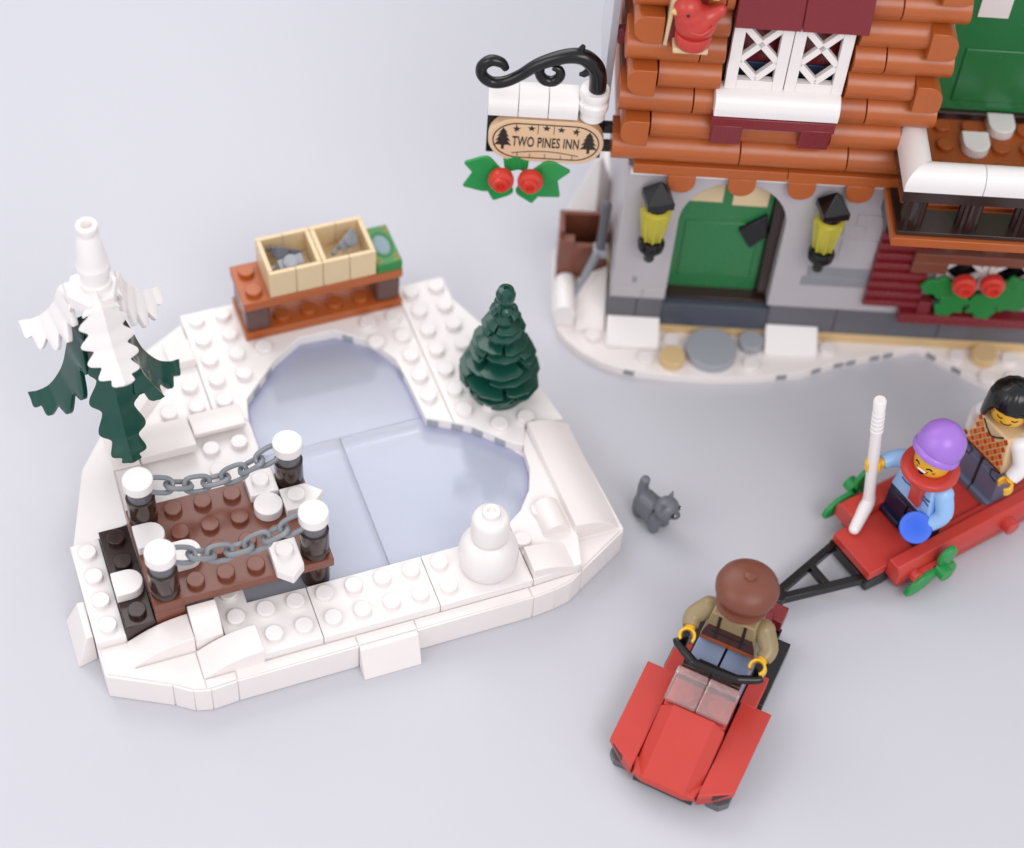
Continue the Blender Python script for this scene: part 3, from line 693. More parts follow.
# child on the sled
cx, cy = -.02, 2.5
ch = thing('toy_child', 'toy child in lavender beanie, red scarf and light blue jumper', 'toy figure', TR, (cx,cy,1.21))
figure(ch,(cx,cy,1.22),'lblue',[((cx-.88,cy,3.9),(cx-1.22,cy-.35,3.75),(-1.47,1.4,3.6)),((cx+.88,cy,3.9),(cx+1.2,cy-.05,3.2),(cx+1.0,cy-.6,2.4))],'navy','short',
       [((-.14,-.08,1),(.8,-.62,0)),((0,-.5,1),(-.3,-1,.2))],'lblue')
yf = cy-.475
m = MB()
for k in range(7):
    a = cx-.6+k*.2; m.prism([(a,3.6+.05*(k%2)),(a+.2,3.6+.05*((k+1)%2)),(a+.2,3.67+.05*((k+1)%2)),(a,3.67+.05*(k%2))],yf-.015,yf,'y')
    m.prism([(a,3.42+.05*((k+1)%2)),(a+.2,3.42+.05*(k%2)),(a+.2,3.48+.05*(k%2)),(a,3.48+.05*((k+1)%2))],yf-.015,yf,'y')
m.build('knit_pattern','blueprint',ch,bevel=0)
hc = 4.45
headmesh(ch,cx,cy,hc)
sf = MB()
sf.lathe([(.62,hc-.17),(.95,hc-.21),(1.02,hc-.1),(.99,hc+.06),(.84,hc+.13),(.64,hc+.1)],(cx,cy),n=40)
sf.hexa([(cx-.02,yf-.14,hc-1.4),(cx+.5,yf-.14,hc-1.4),(cx+.5,yf-.02,hc-1.4),(cx-.02,yf-.02,hc-1.4)],[(cx+.02,yf-.3,hc-.1),(cx+.5,yf-.3,hc-.1),(cx+.5,yf+.05,hc-.05),(cx+.02,yf+.05,hc-.05)])
sf.build('scarf','red',ch,bevel=.03)
MB().lathe([(.7,hc+.6),(.83,hc+.63),(.87,hc+.73),(.83,hc+.87),(.8,hc+.89),(.83,hc+.95),(.82,hc+1.2),(.73,hc+1.5),(.54,hc+1.74),(.3,hc+1.88),(0,hc+1.92)],(0,0),n=48).xf(Matrix.Translation((cx,cy+.06,hc+1.0)) @ Matrix.Rotation(D(-22),4,'X') @ Matrix.Translation((0,0,-hc-.9))).build('beanie','lav',ch,bevel=0,ang=50)
fy = -PI/2+.22
def facetube(pts, r, mat, name, t, x, y, yaw): MB().tube(onhead(x,y,yaw,pts),r,8).build(name,mat,t,bevel=0)
for s in (-1,1): facetube([(s*22-9,hc+.53),(s*22,hc+.59),(s*22+9,hc+.53)],.03,'ink2','eye',ch,cx,cy,fy)
pts = onhead(cx,cy,fy,[(-22,hc+.42)]+[(-22+44*i/8,hc+.41-.24*math.sin(PI*i/8)) for i in range(9)]+[(22,hc+.42)],.648)
MB().add(pts+[(p[0]*.98+cx*.02,p[1]*.98+cy*.02,p[2]) for p in pts],[tuple(range(len(pts)))]).build('mouth','ink2',ch,bevel=0)
pts = onhead(cx,cy,fy,[(-16,hc+.4),(16,hc+.4),(13,hc+.31),(-13,hc+.31)],.662)
MB().add(pts,[(3,2,1,0)]).build('teeth','teeth',ch,bevel=0)
pts = onhead(cx,cy,fy,[(33,hc+.45),(43,hc+.45),(43,hc+.36),(33,hc+.36)],.648)
MB().add(pts,[(3,2,1,0)]).build('cheek','cheek',ch,bevel=0)

st = thing('hockey_stick', 'white hockey stick with ribbed top held upright by the child', 'hockey stick', TR, (-1.3,1.5,1.6))
bnd, top = Vector((-1.24,1.5,1.75)), Vector((-1.9,1.2,6.8))
ax = (top-bnd).normalized()
m = MB().tube([bnd-ax*.05,bnd+ax*4.1],.2,16)
for k in range(5):
    a = bnd+ax*(3.55+k*.2); m.tube([a,a+ax*.02,a+ax*.1,a+ax*.12],[.19,.225,.225,.19],16)
m.tube([bnd+ax*4.1,bnd+ax*5.05,bnd+ax*5.1],[.2,.22,.18],16)
m.build('shaft','white',st,bevel=0,ang=40)
ft = Vector((-.68,.5,1.42))
P = smooth_path([bnd+ax*.45,bnd,ft.lerp(bnd,.75)+Vector((0,0,-.04)),ft],6)
MB().tube(P,lerp_list([.2,.23,.25,.2],len(P)),14).ball(ft,.2,14,8).build('blade','white',st,bevel=0,ang=60)

cp = thing('blue_cup', 'round bright blue cup held out by the child', 'cup', TR, (.9,1.6,2.6))
cd = Vector((.36,-.45,.78)).normalized(); cc = Vector((.88,1.62,2.62))
m = MB().lathe([(.45,-.42),(.5,-.38),(.51,.0),(.56,.03),(.56,.12),(.53,.16),(0,.16)],(0,0),n=36)
m.xf(Matrix.Translation(cc) @ Vector((0,0,1)).rotation_difference(cd).to_matrix().to_4x4()); m.build('cup','azure',cp,bevel=0,ang=40)

# adult on the sled
ax_, ay = -.12, 5.85
ad = thing('toy_adult', 'toy adult with black bob hair and orange argyle vest on sled', 'toy figure', TR, (ax_,ay,1.21))
tz0, tz1 = figure(ad,(ax_,ay,1.22),'torsotan',[((ax_-.9,ay,4.4),(ax_-1.2,ay+.15,3.8),(ax_-1.1,ay-.05,2.75)),((ax_+.9,ay,4.4),(ax_+1.3,ay-.05,3.75),(ax_+1.35,ay-.6,3.0))],'sand','stand',
       [((0,-.3,1),(0,-1,-.3)),((0,-.3,1),(-.2,-1,-.3))],'white')
yf = ay-.475
def lw(z): return .94-(z-tz0)/1.58*.24
m0, m1, m2 = MB(), MB(), MB()
vest = [(ax_-lw(tz0+.02),tz0+.02),(ax_+lw(tz0+.02),tz0+.02),(ax_+lw(tz1-.35)+.0,tz1-.35),(ax_+.62,tz1-.12),(ax_,tz1-.55),(ax_-.62,tz1-.12),(ax_-lw(tz1-.35),tz1-.35)]
MB().prism(vest,yf-.006,yf+.01,'y').build('vest','argt',ad,bevel=0)
dw, dh = .13, .19
for j in range(9):
    for i in range(-5,6):
        x = ax_+(2*i+(j%2))*dw; z = tz0+.1+j*dh
        if abs(x-ax_)+dw > lw(z)+.06 or z > tz1-.12: continue
        if z > tz1-.5 and abs(x-ax_) < .1+(z-(tz1-.5))*1.1: continue
        (m1 if j%2 else m0).prism([(x-dw*.82,z),(x,z-dh*.82),(x+dw*.82,z),(x,z+dh*.82)],yf-.016,yf-.004,'y')
m0.build('argyle_orange','argo',ad,bevel=0); m1.build('argyle_rust','argr',ad,bevel=0)
m = MB()
m.tube([(ax_-.5,yf-.01,tz1-.05),(ax_-.25,yf-.01,tz1-.3),(ax_,yf-.01,tz1-.46),(ax_+.25,yf-.01,tz1-.3),(ax_+.5,yf-.01,tz1-.05)],.03,6)
m.prism([(ax_-.92,tz0),(ax_+.92,tz0),(ax_+.92,tz0+.07),(ax_-.92,tz0+.07)],yf-.02,yf-.004,'y')
m.prism([(ax_-.035,tz0-1.85),(ax_+.035,tz0-1.85),(ax_+.035,tz0-.1),(ax_-.035,tz0-.1)],yf-.0,yf+.02,'y')
m.build('trim','ink2',ad,bevel=0)
m = MB()
for s in (-1,1):
    m.tube([(ax_+s*.85,ay-.455,tz0-.06),(ax_+s*.5,ay-.455,tz0-.2),(ax_+s*.55,ay-.47,tz0-.5),(ax_+s*.85,ay-.47,tz0-.55)],.022,6)
m.prism([(ax_-.08,tz0-.2),(ax_+.08,tz0-.2),(ax_+.08,tz0-.06),(ax_-.08,tz0-.06)],ay-.46,ay-.43,'y')
m.build('pocket_lines','ink2',ad,bevel=0)
hz_ = tz1+.3
headmesh(ad,ax_,ay,hz_)
fy = -PI/2+.62
for s in (-1,1):
    facetube([(s*24-10,hz_+.52),(s*24-3,hz_+.47),(s*24+3,hz_+.47),(s*24+10,hz_+.52)],.022,'ink2','eye',ad,ax_,ay,fy)
facetube([(-18,hz_+.34),(-9,hz_+.28),(0,hz_+.265),(9,hz_+.28),(18,hz_+.34)],.022,'ink2','mouth',ad,ax_,ay,fy)
# bob hair: shell around the head with a fringe
vs = []; fs = []; nu, nv = 40, 14
for j in range(nv+1):
    for i in range(nu):
        a = 2*PI*i/nu; fr = abs(((a-fy+PI)%(2*PI))-PI)           # angle from the face direction
        low = hz_+.8 if fr < .85 else (hz_+.8-(min(fr,1.25)-.85)/.4*.88 if fr < 1.25 else hz_-.12)
        low += .03*math.sin(a*11)
        t = j/nv; z = low+(hz_+.8-low)*min(1,t/.5) if t < .5 else hz_+.8+.85*math.sin((t-.5)*PI)
        rb = .9-.15*max(0,math.cos(a-fy)); r = rb if t < .5 else max(.02,rb*math.cos((t-.5)*PI))
        if t < .5: r += (.04*(1-t*2) if fr > 1.0 else -.05*(1-t*2))
        r += .018*math.sin(a*16+.6*math.sin(3*a))
        vs.append((ax_+r*math.cos(a),ay+.03+r*math.sin(a),z))
for j in range(nv):
    for i in range(nu): a = j*nu; fs.append((a+i,a+(i+1)%nu,a+nu+(i+1)%nu,a+nu+i))
o = MB().add(vs,fs).build('hair','black',ad,bevel=0,ang=70)
md = o.modifiers.new('thick','SOLIDIFY'); md.thickness = .14; md.offset = -1

# ------------------------------------------------------------------ lodge
lg = thing('log_lodge', 'log cabin inn with grey stone ground floor and green arched door', 'building', HO, (5,5,0))
H = lambda mb, name, mat, parent=None, **k: mb.build(name, mat, parent or lg, **k)
base = [(-2.5,12),(-2.5,5.7),(-4.5,5.6),(-4.55,4),(-4.52,2.3),(-4.35,1.4),(-4.0,.8),(-3.4,.2),(-2.7,-.22),(-2.0,-.46),(-1.2,-.62),(.2,-.7),(1.6,-.7),(3.4,-.5),(4.9,-.2),(6.1,.33),(9.5,1.43),(9.7,1.4),(11.6,.05),(13.3,-.9),(18,-1.6),(18,12)]
m = MB().prism(base,0,.4)
for x, y in ((-1,0),(0,1),(3,0),(-3,1),(6,1),(11,1),(13,1),(12,0),(13,0),(3,1),(1,-.02)):
    if (x,y) in ((3,1),(1,-.02)): continue
    m.stud(x,y,.4)
H(m,'snow_base','white2',bevel=.03)
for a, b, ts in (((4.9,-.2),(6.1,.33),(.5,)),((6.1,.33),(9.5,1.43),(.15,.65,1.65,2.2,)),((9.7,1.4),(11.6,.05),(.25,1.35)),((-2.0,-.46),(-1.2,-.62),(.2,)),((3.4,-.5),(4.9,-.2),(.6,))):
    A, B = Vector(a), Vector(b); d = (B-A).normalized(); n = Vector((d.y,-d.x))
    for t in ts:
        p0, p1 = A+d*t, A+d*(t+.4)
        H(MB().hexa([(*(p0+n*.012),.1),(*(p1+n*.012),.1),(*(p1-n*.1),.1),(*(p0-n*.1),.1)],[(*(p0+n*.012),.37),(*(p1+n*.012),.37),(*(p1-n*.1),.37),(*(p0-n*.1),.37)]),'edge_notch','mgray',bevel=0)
H(MB().box(-2.5,16,1.47,9,.41,.85),'ground_plate','gold',bevel=.02)
for x0, x1 in ((-2.5,-1.48),(-1.46,-.48),(3.55,6.1),(6.12,10.1),(10.12,14.1)):
    H(MB().box(x0,x1,1.49,2.4,.87,2.18),'plinth','dgray',bevel=.025)
H(MB().hexa([(-.46,1.42,.87),(3.53,1.42,.87),(3.53,2.3,.87),(-.46,2.3,.87)],[(-.46,1.5,1.98),(3.53,1.5,1.98),(3.53,2.3,1.98),(-.46,2.3,1.98)]),'door_step','slate',bevel=.03)
# stone front wall with arch
arch = [(-.44,2.19)]+[(1.49-1.93*math.cos(PI*i/24),6.35+1.98*math.sin(PI*i/24)) for i in range(25)]+[(3.42,2.19)]
wallp = [(-2.5,2.19)]+arch+[(8.9,2.19),(8.9,8.85),(-2.5,8.85)]
H(MB().prism(wallp,1.5,2.35,'y'),'stone_wall','lgray',bevel=.03)
H(MB().box(-2.5,-1.7,2.37,9,2.19,8.38).box(-1.7,16,8.2,9,1.16,8.38),'stone_wall','lgray',bevel=.03)
H(MB().prism([(8.95,2.19),(16,2.19),(16,8.3),(8.95,8.3)],1.55,2.3,'y',holes=[[(9.3,2.9),(13.3,2.9),(13.3,6.4),(9.3,6.4)]]),'stone_wall','lgray',bevel=.02)
for x0,x1,z0,z1 in ((-2.46,-1.35,2.25,2.75),(-1.3,-.47,2.25,2.75),(5.9,6.85,6.7,7.2),(5.5,6.3,6.1,6.6),(5.55,6.9,4.75,5.9)):
    H(MB().box(x0,x1,1.46,1.6,z0,z1),'wall_brick','lgray',bevel=.03)
for x0,x1,z0,z1 in ((4.6,6.95,3.95,4.45),(4.45,5.8,3.45,3.92),(5.83,6.95,3.45,3.92),(-1.75,-1.6,3.05,3.35)):
    H(MB().box(x0,x1,1.465,1.6,z0,z1),'wall_brick','mgray',bevel=.03)
H(MB().box(-2.4,7.0,1.42,1.6,8.55,8.82),'reflection_strip','white2',bevel=.02)  # reflected bright line under the trim, put in as a white strip
# arched green door
dr_ = H(MB().box(-.6,3.0,2.36,2.6,2.05,8.6),'door','doorgreen',bevel=.02)
m = MB().box(-.05,2.7,2.31,2.4,2.75,5.6)
H(m,'door_panel','doorgreen',dr_,bevel=.05)
H(MB().box(-.1,1.15,2.3,2.45,6.6,7.9).box(1.5,2.8,2.3,2.45,6.5,7.9),'door_pane','tan',dr_,bevel=.02)
H(MB().prism([(2.45,4.5),(3.0,5.2),(2.85,6.2),(1.9,5.4)],2.15,2.34,'y'),'knocker','black',dr_,bevel=.04)
H(MB().box(-.3,3.5,1.8,2.7,1.8,2.12).box(3.02,3.42,2.0,2.7,2.3,7.9),'door_frame','dbrown')
H(MB().box(-1.6,8.8,2.9,3.0,1.2,8.3),'dark_hall','dbrown',bevel=0)
# scalloped plate
H(MB().box(-2.35,3.0,1.15,2.4,8.87,9.3).box(3.02,7.1,1.15,2.4,8.87,9.3),'trim_plate','orange',bevel=.03)
for i, x in enumerate((-.63,1.48,3.58,5.62)):
    p = [(x-.48,8.88),(x-.48,8.55)]+[(x-.48*math.cos(PI*k/14),8.55-.47*math.sin(PI*k/14)) for k in range(1,14)]+[(x+.48,8.55),(x+.48,8.88)]
    H(MB().prism(p,1.12,1.42,'y'),'scallop','orange')
# log rows
PIT = 1.105
def logprof(z0, yb=2.4, yf=1.48, bul=.42, h=PIT-.015):
    p = [(yb,z0),(yf,z0)]
    for i in range(1,12):
        t = i/12; p.append((yf-bul*math.sin(PI*t)**.75, z0+h*t))
    return p+[(yf,z0+h),(yb,z0+h)]
def logx(x0, x1, row, mat='orange'):
    H(MB().prism(logprof(9.28+PIT*(row-1)),x0,x1,'x'),'log',mat,bevel=.02,ang=25)
def logend(x0, x1, row, s):
    z0 = 9.28+PIT*(row-1)+.02; h = PIT-.03; c = z0+h*.47; w = x1-x0
    n = 12; arcp = []
    for i in range(n+1):
        t = i/n; a = PI*.5*t
        arcp.append((math.cos(a), math.sin(a)))
    # outer lower corner fully rounded, inner side straight
    pts = [(x1,z0+h),(x1,z0)] if s < 0 else [(x0,z0),(x0,z0+h)]
    if s < 0:
        pts = [(x1,z0+h),(x1,z0)]+[(x0+.55-.55*math.sin(PI/2*i/n),z0+.5-.5*math.cos(PI/2*i/n)) for i in range(n+1)]+[(x0+.35-.35*math.cos(PI/2*i/n),z0+h-.35+.35*math.sin(PI/2*i/n)) for i in range(n+1)]
    else:
        pts = [(x0,z0+h),(x0,z0)]+[(x1-.25+.25*math.sin(PI/2*i/n),z0+.25-.25*math.cos(PI/2*i/n)) for i in range(n+1)]+[(x1-.55+.55*math.cos(PI/2*i/n),z0+h-.55+.55*math.sin(PI/2*i/n)) for i in range(n+1)]
    H(MB().prism(pts,.86,2.4,'y'),'log_end','orange',bevel=.025,ang=30)
rows = {1:[(-3.2,1.2),(1.22,4.9),(4.92,7.0)],2:[(-2.0,.1),(.12,4.1),(4.12,6.5)],3:[(-3.18,-.7),(-.68,.4),(.42,4.0),(4.02,5.1),(5.12,7.5)],4:[(-2.0,.1),(4.25,6.5)],
        5:[(-3.15,-.75),(-.73,.1),(4.27,5.3),(5.32,7.55)],6:[(-2.0,.1),(4.3,6.6)],7:[(-3.1,-.2),(-.18,.1),(4.3,5.4),(5.42,7.6)],8:[(-2.0,6.6)],9:[(-3.1,7.75)]}
for r, segs in rows.items():
    for k, (a, b) in enumerate(segs): logx(a+.008,b-.008,r,'orange' if (k+r)%3 else 'orange2')
for r in (2,4,6,8):
    logend(-3.0,-2.06,r,-1); (logend(6.5,7.42,r,1) if r > 2 else None)
sd = MB()
for r in range(1,10):
    z0 = 9.28+PIT*(r-1); p = [(-2.2,z0),(-2.75,z0)]+[(-2.75-.3*math.sin(PI*i/10)**.8,z0+(PIT-.02)*i/10) for i in range(1,10)]+[(-2.75,z0+PIT-.02),(-2.2,z0+PIT-.02)]
    sd.prism(p,2.42,8.5,'y')
H(sd,'log_side','orange',bevel=.02)
H(MB().box(6.4,6.9,2.42,5.0,8.96,19),'recess_wall','orange2')
H(MB().box(-2.1,6.4,8.3,8.9,8.96,19),'back_wall','orange2')
H(MB().box(-2.3,6.9,2.42,8.2,8.42,8.93),'upper_floor','orange2',bevel=0)
H(MB().box(-3.62,-3.36,2.5,6.5,10.8,18.5),'side_panel','frost',bevel=.03)
H(MB().box(-3.34,-3.1,2.5,2.8,13.4,14.0),'side_bracket','dred')
# window
wn = H(MB().box(.1,4.25,2.16,2.3,12.6,18.2),'window','dbrown')
H(MB().box(.1,.3,1.7,2.15,12.6,18.2),'window_jamb','dbrown',wn); H(MB().box(4.05,4.25,1.7,2.15,12.6,18.2),'window_jamb','dbrown',wn)
def shutter(x0):
    x1 = x0+1.95; z0, z1 = 12.85, 15.9; y0, y1 = 1.25, 1.55
    m = MB().box(x0,x0+.38,y0,y1,z0,z1).box(x1-.38,x1,y0,y1,z0,z1).box(x0+.38,x1-.38,y0,y1,z0,z0+.36).box(x0+.38,x1-.38,y0,y1,z1-.3,z1)
    def dbar(xa,za,xb,zb,w=.23):
        d = Vector((xb-xa,zb-za)).normalized(); n = Vector((-d.y,d.x))*w/2
        m.prism([(xa-n.x,za-n.y),(xb-n.x,zb-n.y),(xb+n.x,zb+n.y),(xa+n.x,za+n.y)],y0+.04,y1-.04,'y')
    L, R_, B, T = x0+.33, x1-.33, z0+.25, z1-.25; mx = (L+R_)/2; mz = (B+T)/2; s = (T-B)/2
    zb = 13.25; k = (R_-mx)*1.12
    dbar(mx,zb,R_,zb+k); dbar(mx,zb,L,zb+k); dbar(L,zb+k,R_,zb+3*k); dbar(R_,zb+k,L,zb+3*k)
    H(m,'shutter','white2',wn,bevel=.02)
shutter(.24); shutter(2.22)
H(MB().box(.3,4.05,2.0,2.14,13.45,17.5),'curtain','dred',wn,bevel=.02)
H(MB().box(.3,4.05,1.95,2.1,12.6,13.44),'curtain','wblue',wn,bevel=.02)
H(MB().hexa([(.15,.75,15.75),(2.28,.75,15.75),(2.28,1.5,15.75),(.15,1.5,15.75)],[(.15,1.1,17.9),(2.28,1.1,17.9),(2.28,1.6,17.9),(.15,1.6,17.9)]),'awning','dred')
H(MB().hexa([(2.3,.75,15.75),(4.45,.75,15.75),(4.45,1.5,15.75),(2.3,1.5,15.75)],[(2.3,1.1,17.9),(4.45,1.1,17.9),(4.45,1.6,17.9),(2.3,1.6,17.9)]),'awning','dred')
p = [(1.6,12.05),(.72,12.05)]+[(1.25-.55*math.cos(PI*.5*i/12),12.3+.58*math.sin(PI*.5*i/12)) for i in range(13)]+[(1.6,12.88)]
H(MB().prism(p,-.02,4.15,'x'),'snowy_sill','white')
H(MB().box(-.05,4.1,.68,1.7,11.6,12.03),'sill_bracket','dred')
for x in (.02,3.0):
    H(MB().hexa([(x,.78,10.8),(x+1.02,.78,10.8),(x+1.02,1.5,10.8),(x,1.5,10.8)],[(x,.66,11.7),(x+1.02,.66,11.7),(x+1.02,1.5,11.7),(x,1.5,11.7)]),'sill_bracket','dred')
# recess door to the balcony
bd = H(MB().box(7.6,13.6,5.02,5.3,9.3,15.0).box(7.6,9.2,5.02,5.3,15.0,19).box(10.6,13.6,5.02,5.3,15.0,19).box(9.2,10.6,5.02,5.3,17,19),'balcony_door','doorgreen',bevel=.02)
m = MB().box(9.0,13.0,4.95,5.05,9.75,12.1)
H(m,'door_panel','doorgreen',bd,bevel=.05)
H(MB().box(9.02,10.1,4.95,5.06,13.5,17),'door_pane','white2',bd,bevel=.02)
H(MB().box(7.2,14,4.85,5.35,8.75,9.28),'door_sill','dbrown')
# balcony
bl = H(MB().box(6.5,15,-1.2,5.6,8.42,8.8),'balcony','orange',bevel=.03)
m = MB().box(6.9,15,.4,5.0,8.8,8.95)
for x in range(7,14):
    for y in (1.3,2.3,3.35,4.35): m.stud(x+.78,y,8.95)
H(m,'balcony_floor','orange2',bl,bevel=.028)
H(MB().box(6.62,15,-1.05,.1,8.81,9.0).box(6.62,7.5,.1,2.4,8.81,8.93),'balcony_tile','dbrown',bl,bevel=.02)
for x in (7.15,9.05,10.95,12.85):
    pr_ = []
    for i in range(24):
        a = 2*PI*i/24; r = .4 if i%2 else .34; pr_.append((x+r*math.cos(a),-.5+r*math.sin(a)))
    H(MB().prism(pr_,9.0,10.3),'baluster','dbrown',bl,bevel=0)
H(MB().cyl((7.1,1.6),9.0,10.3,.4,n=20),'baluster','dbrown',bl)
H(MB().box(6.48,15,-.98,.0,10.3,10.76).box(6.48,7.42,.01,2.2,10.3,10.76),'handrail','dbrown',bl,bevel=.02)
def halfr(c, r=.5, z=10.78, hh=.82): return [(c-r,z)]+[(c-r*math.cos(PI*i/14),z+.25+(hh-.25)*math.sin(PI*i/14)) for i in range(15)]+[(c+r,z)]
def mitre(mb, ax):
    n = len(mb.v)//2
    for i in range(n):   # start cap vertices slide to the 45 degree joint
        x, y, z = mb.v[i]
        mb.v[i] = (y+7.46, y, z) if ax == 'x' else (x, x-7.46, z)
    return mb
H(mitre(MB().prism(halfr(-.5),7.2,9.1,'x'),'x'),'snowy_handrail','white',bl,bevel=.015)
H(MB().prism(halfr(-.5),9.12,15,'x'),'snowy_handrail','white',bl,bevel=.02)
H(mitre(MB().prism(halfr(6.96),-.98,2.25,'y'),'y'),'snowy_handrail','white',bl,bevel=.015)
for x, y in ((9.85,3.3),(10.9,4.35),(12.2,3.0)):
    p = [(x+.48,y),(x+.48,y+.55),(x-.48,y+.55),(x-.48,y)]+[(x-.48*math.cos(PI*i/12),y-.48*math.sin(PI*i/12)) for i in range(1,12)]
    H(MB().prism(p,8.96,9.35),'snow_tile','white',bl)
H(MB().box(8.2,15,.9,1.45,5.55,6.0),'beam','brown'); H(MB().box(8.2,9.5,.95,1.5,4.95,5.5),'beam','brown')
H(MB().box(6.6,15,.2,1.5,7.6,8.4),'balcony_support','dbrown')
# lower right window with dark red ribbed shutter and sill
m = MB().box(6.9,8.95,1.3,1.5,2.75,7.4)
for k in range(9): m.prism([(1.3,2.85+k*.5),(1.14,2.9+k*.5),(1.12,3.15+k*.5),(1.3,3.2+k*.5)],6.92,8.93,'x')
H(m,'ribbed_shutter','dred',bevel=.02)
H(MB().box(8.3,13.4,.95,1.5,2.25,2.7).box(8.9,9.4,1.05,1.5,2.7,3.3),'window_ledge','dred')
lw_ = H(MB().box(9.31,13.29,1.66,1.8,2.91,6.39),'window','black',bevel=0)
for x0 in (9.3,11.15):
    x1 = x0+1.8; z0 = 3.85; m = MB().box(x0,x0+.2,1.3,1.55,z0,6.2).box(x1-.2,x1,1.3,1.55,z0,6.2).box(x0,x1,1.31,1.54,z0,z0+.22)
    mx = (x0+x1)/2; k = .75; zb = z0+.15
    for (xa,za,xb,zb2) in ((mx,zb,x1-.1,zb+k),(mx,zb,x0+.1,zb+k),(x0+.1,zb+k,x1-.1,zb+3*k),(x1-.1,zb+k,x0+.1,zb+3*k)):
        d = Vector((xb-xa,zb2-za)).normalized(); n = Vector((-d.y,d.x))*.1
        m.prism([(xa-n.x,za-n.y),(xb-n.x,zb2-n.y),(xb+n.x,zb2+n.y),(xa+n.x,za+n.y)],1.33,1.52,'y')
    H(m,'lattice','white2',lw_,bevel=.02)

# things around the lodge
def snowslope(x, label):
    single(MB().hexa([(x,.5,.41),(x+2,.5,.41),(x+2,1.47,.41),(x,1.47,.41)],[(x,.5,.55),(x+2,.5,.55),(x+2,1.47,1.22),(x,1.47,1.22)]),'snow_drift','white',label,'snow drift',HO,(x+1,1,.41),'snow drifts at the lodge wall',bevel=.04)
snowslope(-2.5,'white snow drift block left of the arched door step'); snowslope(3.55,'white snow drift block right of the arched door step')
def stone(x, y, r, mat, label):
    single(MB().cyl((x,y),.41,.8,r,n=40),'stepping_stone',mat,label,'stepping stone',HO,(x,y,.41),'round stepping stones before the lodge',bevel=.03)
stone(0,-.02,.48,'gold','small tan stepping stone left of the big grey one')
stone(1.5,.5,.98,'gray','big round grey stepping stone before the door step')
stone(3.05,1.0,.47,'gray','small grey stepping stone right of the big one')
stone(12,1.0,.48,'gold','small tan stepping stone below the holly, nearest the toy riders')

def lantern(x, label):
    t = thing('wall_lantern', label, 'lantern', HO, (x,1.0,5), 'lanterns beside the arched door')
    y = .95; dz = .12
    MB().lathe([(.17,4.85),(.2,4.9),(.2,5.3),(.3,5.4),(.47,5.5),(.5,5.75),(.42,5.9),(.3,5.95)],(x,y),n=24).build('lamp_base','black',t,bevel=0,ang=35)
    MB().box(x-.3,x+.3,1.15,1.5,4.95,5.35).build('bracket','lgray',t)
    MB().lathe([(.3,5.95),(.35,6.0),(.44,6.6),(.52,7.2),(.53,7.4),(.4,7.48)],(x,y),n=8).build('lamp_glass','lampglass',t,bevel=.04)
    MB().lathe([(.14,5.97),(.16,7.3)],(x,y),n=10).build('lamp_core','goldprint',t,bevel=0)
    for k in range(8):
        a = 2*PI*k/8
        MB().tube([(x+.36*math.cos(a),y+.36*math.sin(a),6.0),(x+.54*math.cos(a),y+.54*math.sin(a),7.38)],.035,6).build('lamp_rib','lampglass',t,bevel=0)
    c = MB().lathe([(.36,7.48),(.4,7.5),(.4,7.72),(.36,7.75)],(x,y),n=20)
    q = [(x+.68*math.cos(PI/4+PI/2*i+.2),y+.68*math.sin(PI/4+PI/2*i+.2)) for i in range(4)]
    c.prism(q,7.76,8.05); c.add([(*a,8.05) for a in q]+[(x,y,8.75)],[(0,1,4),(1,2,4),(2,3,4),(3,0,4),(3,2,1,0)])
    c.build('lamp_cap','black',t,bevel=.02,ang=20)
lantern(-1.36,'black capped yellow wall lantern left of the arched door'); lantern(4.8,'black capped yellow wall lantern right of the arched door')

# holly
def holly_leaf(x, z, a, L, w, y0, y1, spikes=3):
    pts = []
    n = max(14,spikes*4)
    for s in (1,-1):
        seq = range(n+1) if s == 1 else range(n,-1,-1)
        for i in seq:
            t = i/n; ww = w*math.sin(PI*min(1,t*.93+.05))**.8
            ww *= 1+.22*math.cos(2*PI*spikes*t)*(-1)
            pts.append((t*L,s*ww))
    return MB().prism([(x+u*math.cos(a)-v*math.sin(a),z+u*math.sin(a)+v*math.cos(a)) for u,v in pts],y0,y1,'y')
def berry(t, x, z, y):
    MB().lathe([(.3,0),(.42,-.04),(.46,-.2),(.44,-.34),(.34,-.4),(.3,-.42),(.3,-.54),(.27,-.58),(.15,-.58),(.13,-.46),(0,-.46)],(x,z),n=28,axis='y',base=y).build('berry','berry',t,bevel=0,ang=40)
hs = thing('holly_sprig','holly sprig with two red berries under the inn sign','holly',HO,(-6.4,1.3,7.9),'holly sprigs on the lodge')
for x, z, a, L, w, y in ((-6.9,8.3,166,1.35,.42,1.3),(-6.9,8.1,205,1.45,.44,1.33),(-6.75,8.0,252,1.2,.42,1.36),(-5.9,8.3,8,1.4,.42,1.3),(-5.9,8.1,-38,1.4,.46,1.33),(-6.0,8.0,-78,1.2,.4,1.36),(-6.2,8.45,150,.75,.34,1.38),(-6.55,8.45,35,.7,.32,1.4)):
    holly_leaf(x,z,D(a),L,w,y+.1,y+.22,1).build('leaf','lgreen',hs,bevel=.04)
berry(hs,-6.9,8.2,1.34); berry(hs,-5.88,8.22,1.34)
hw = thing('holly_sprig','spiky holly sprig with two red berries below lower lattice window','holly',HO,(10.8,1.1,3.9),'holly sprigs on the lodge')
for x, z, a, L, w, y in ((10.3,4.2,178,1.55,.5,.95),(10.5,4.0,232,1.45,.52,.9),(10.9,4.0,-62,1.4,.55,.92),(11.3,4.1,-20,1.75,.6,.96),(11.3,4.2,12,1.7,.5,.99)):
    holly_leaf(x,z,D(a),L,w,y,y+.16,3).build('leaf','green',hw,bevel=.03)
berry(hw,10.2,4.75,.88); berry(hw,11.2,4.85,.88)

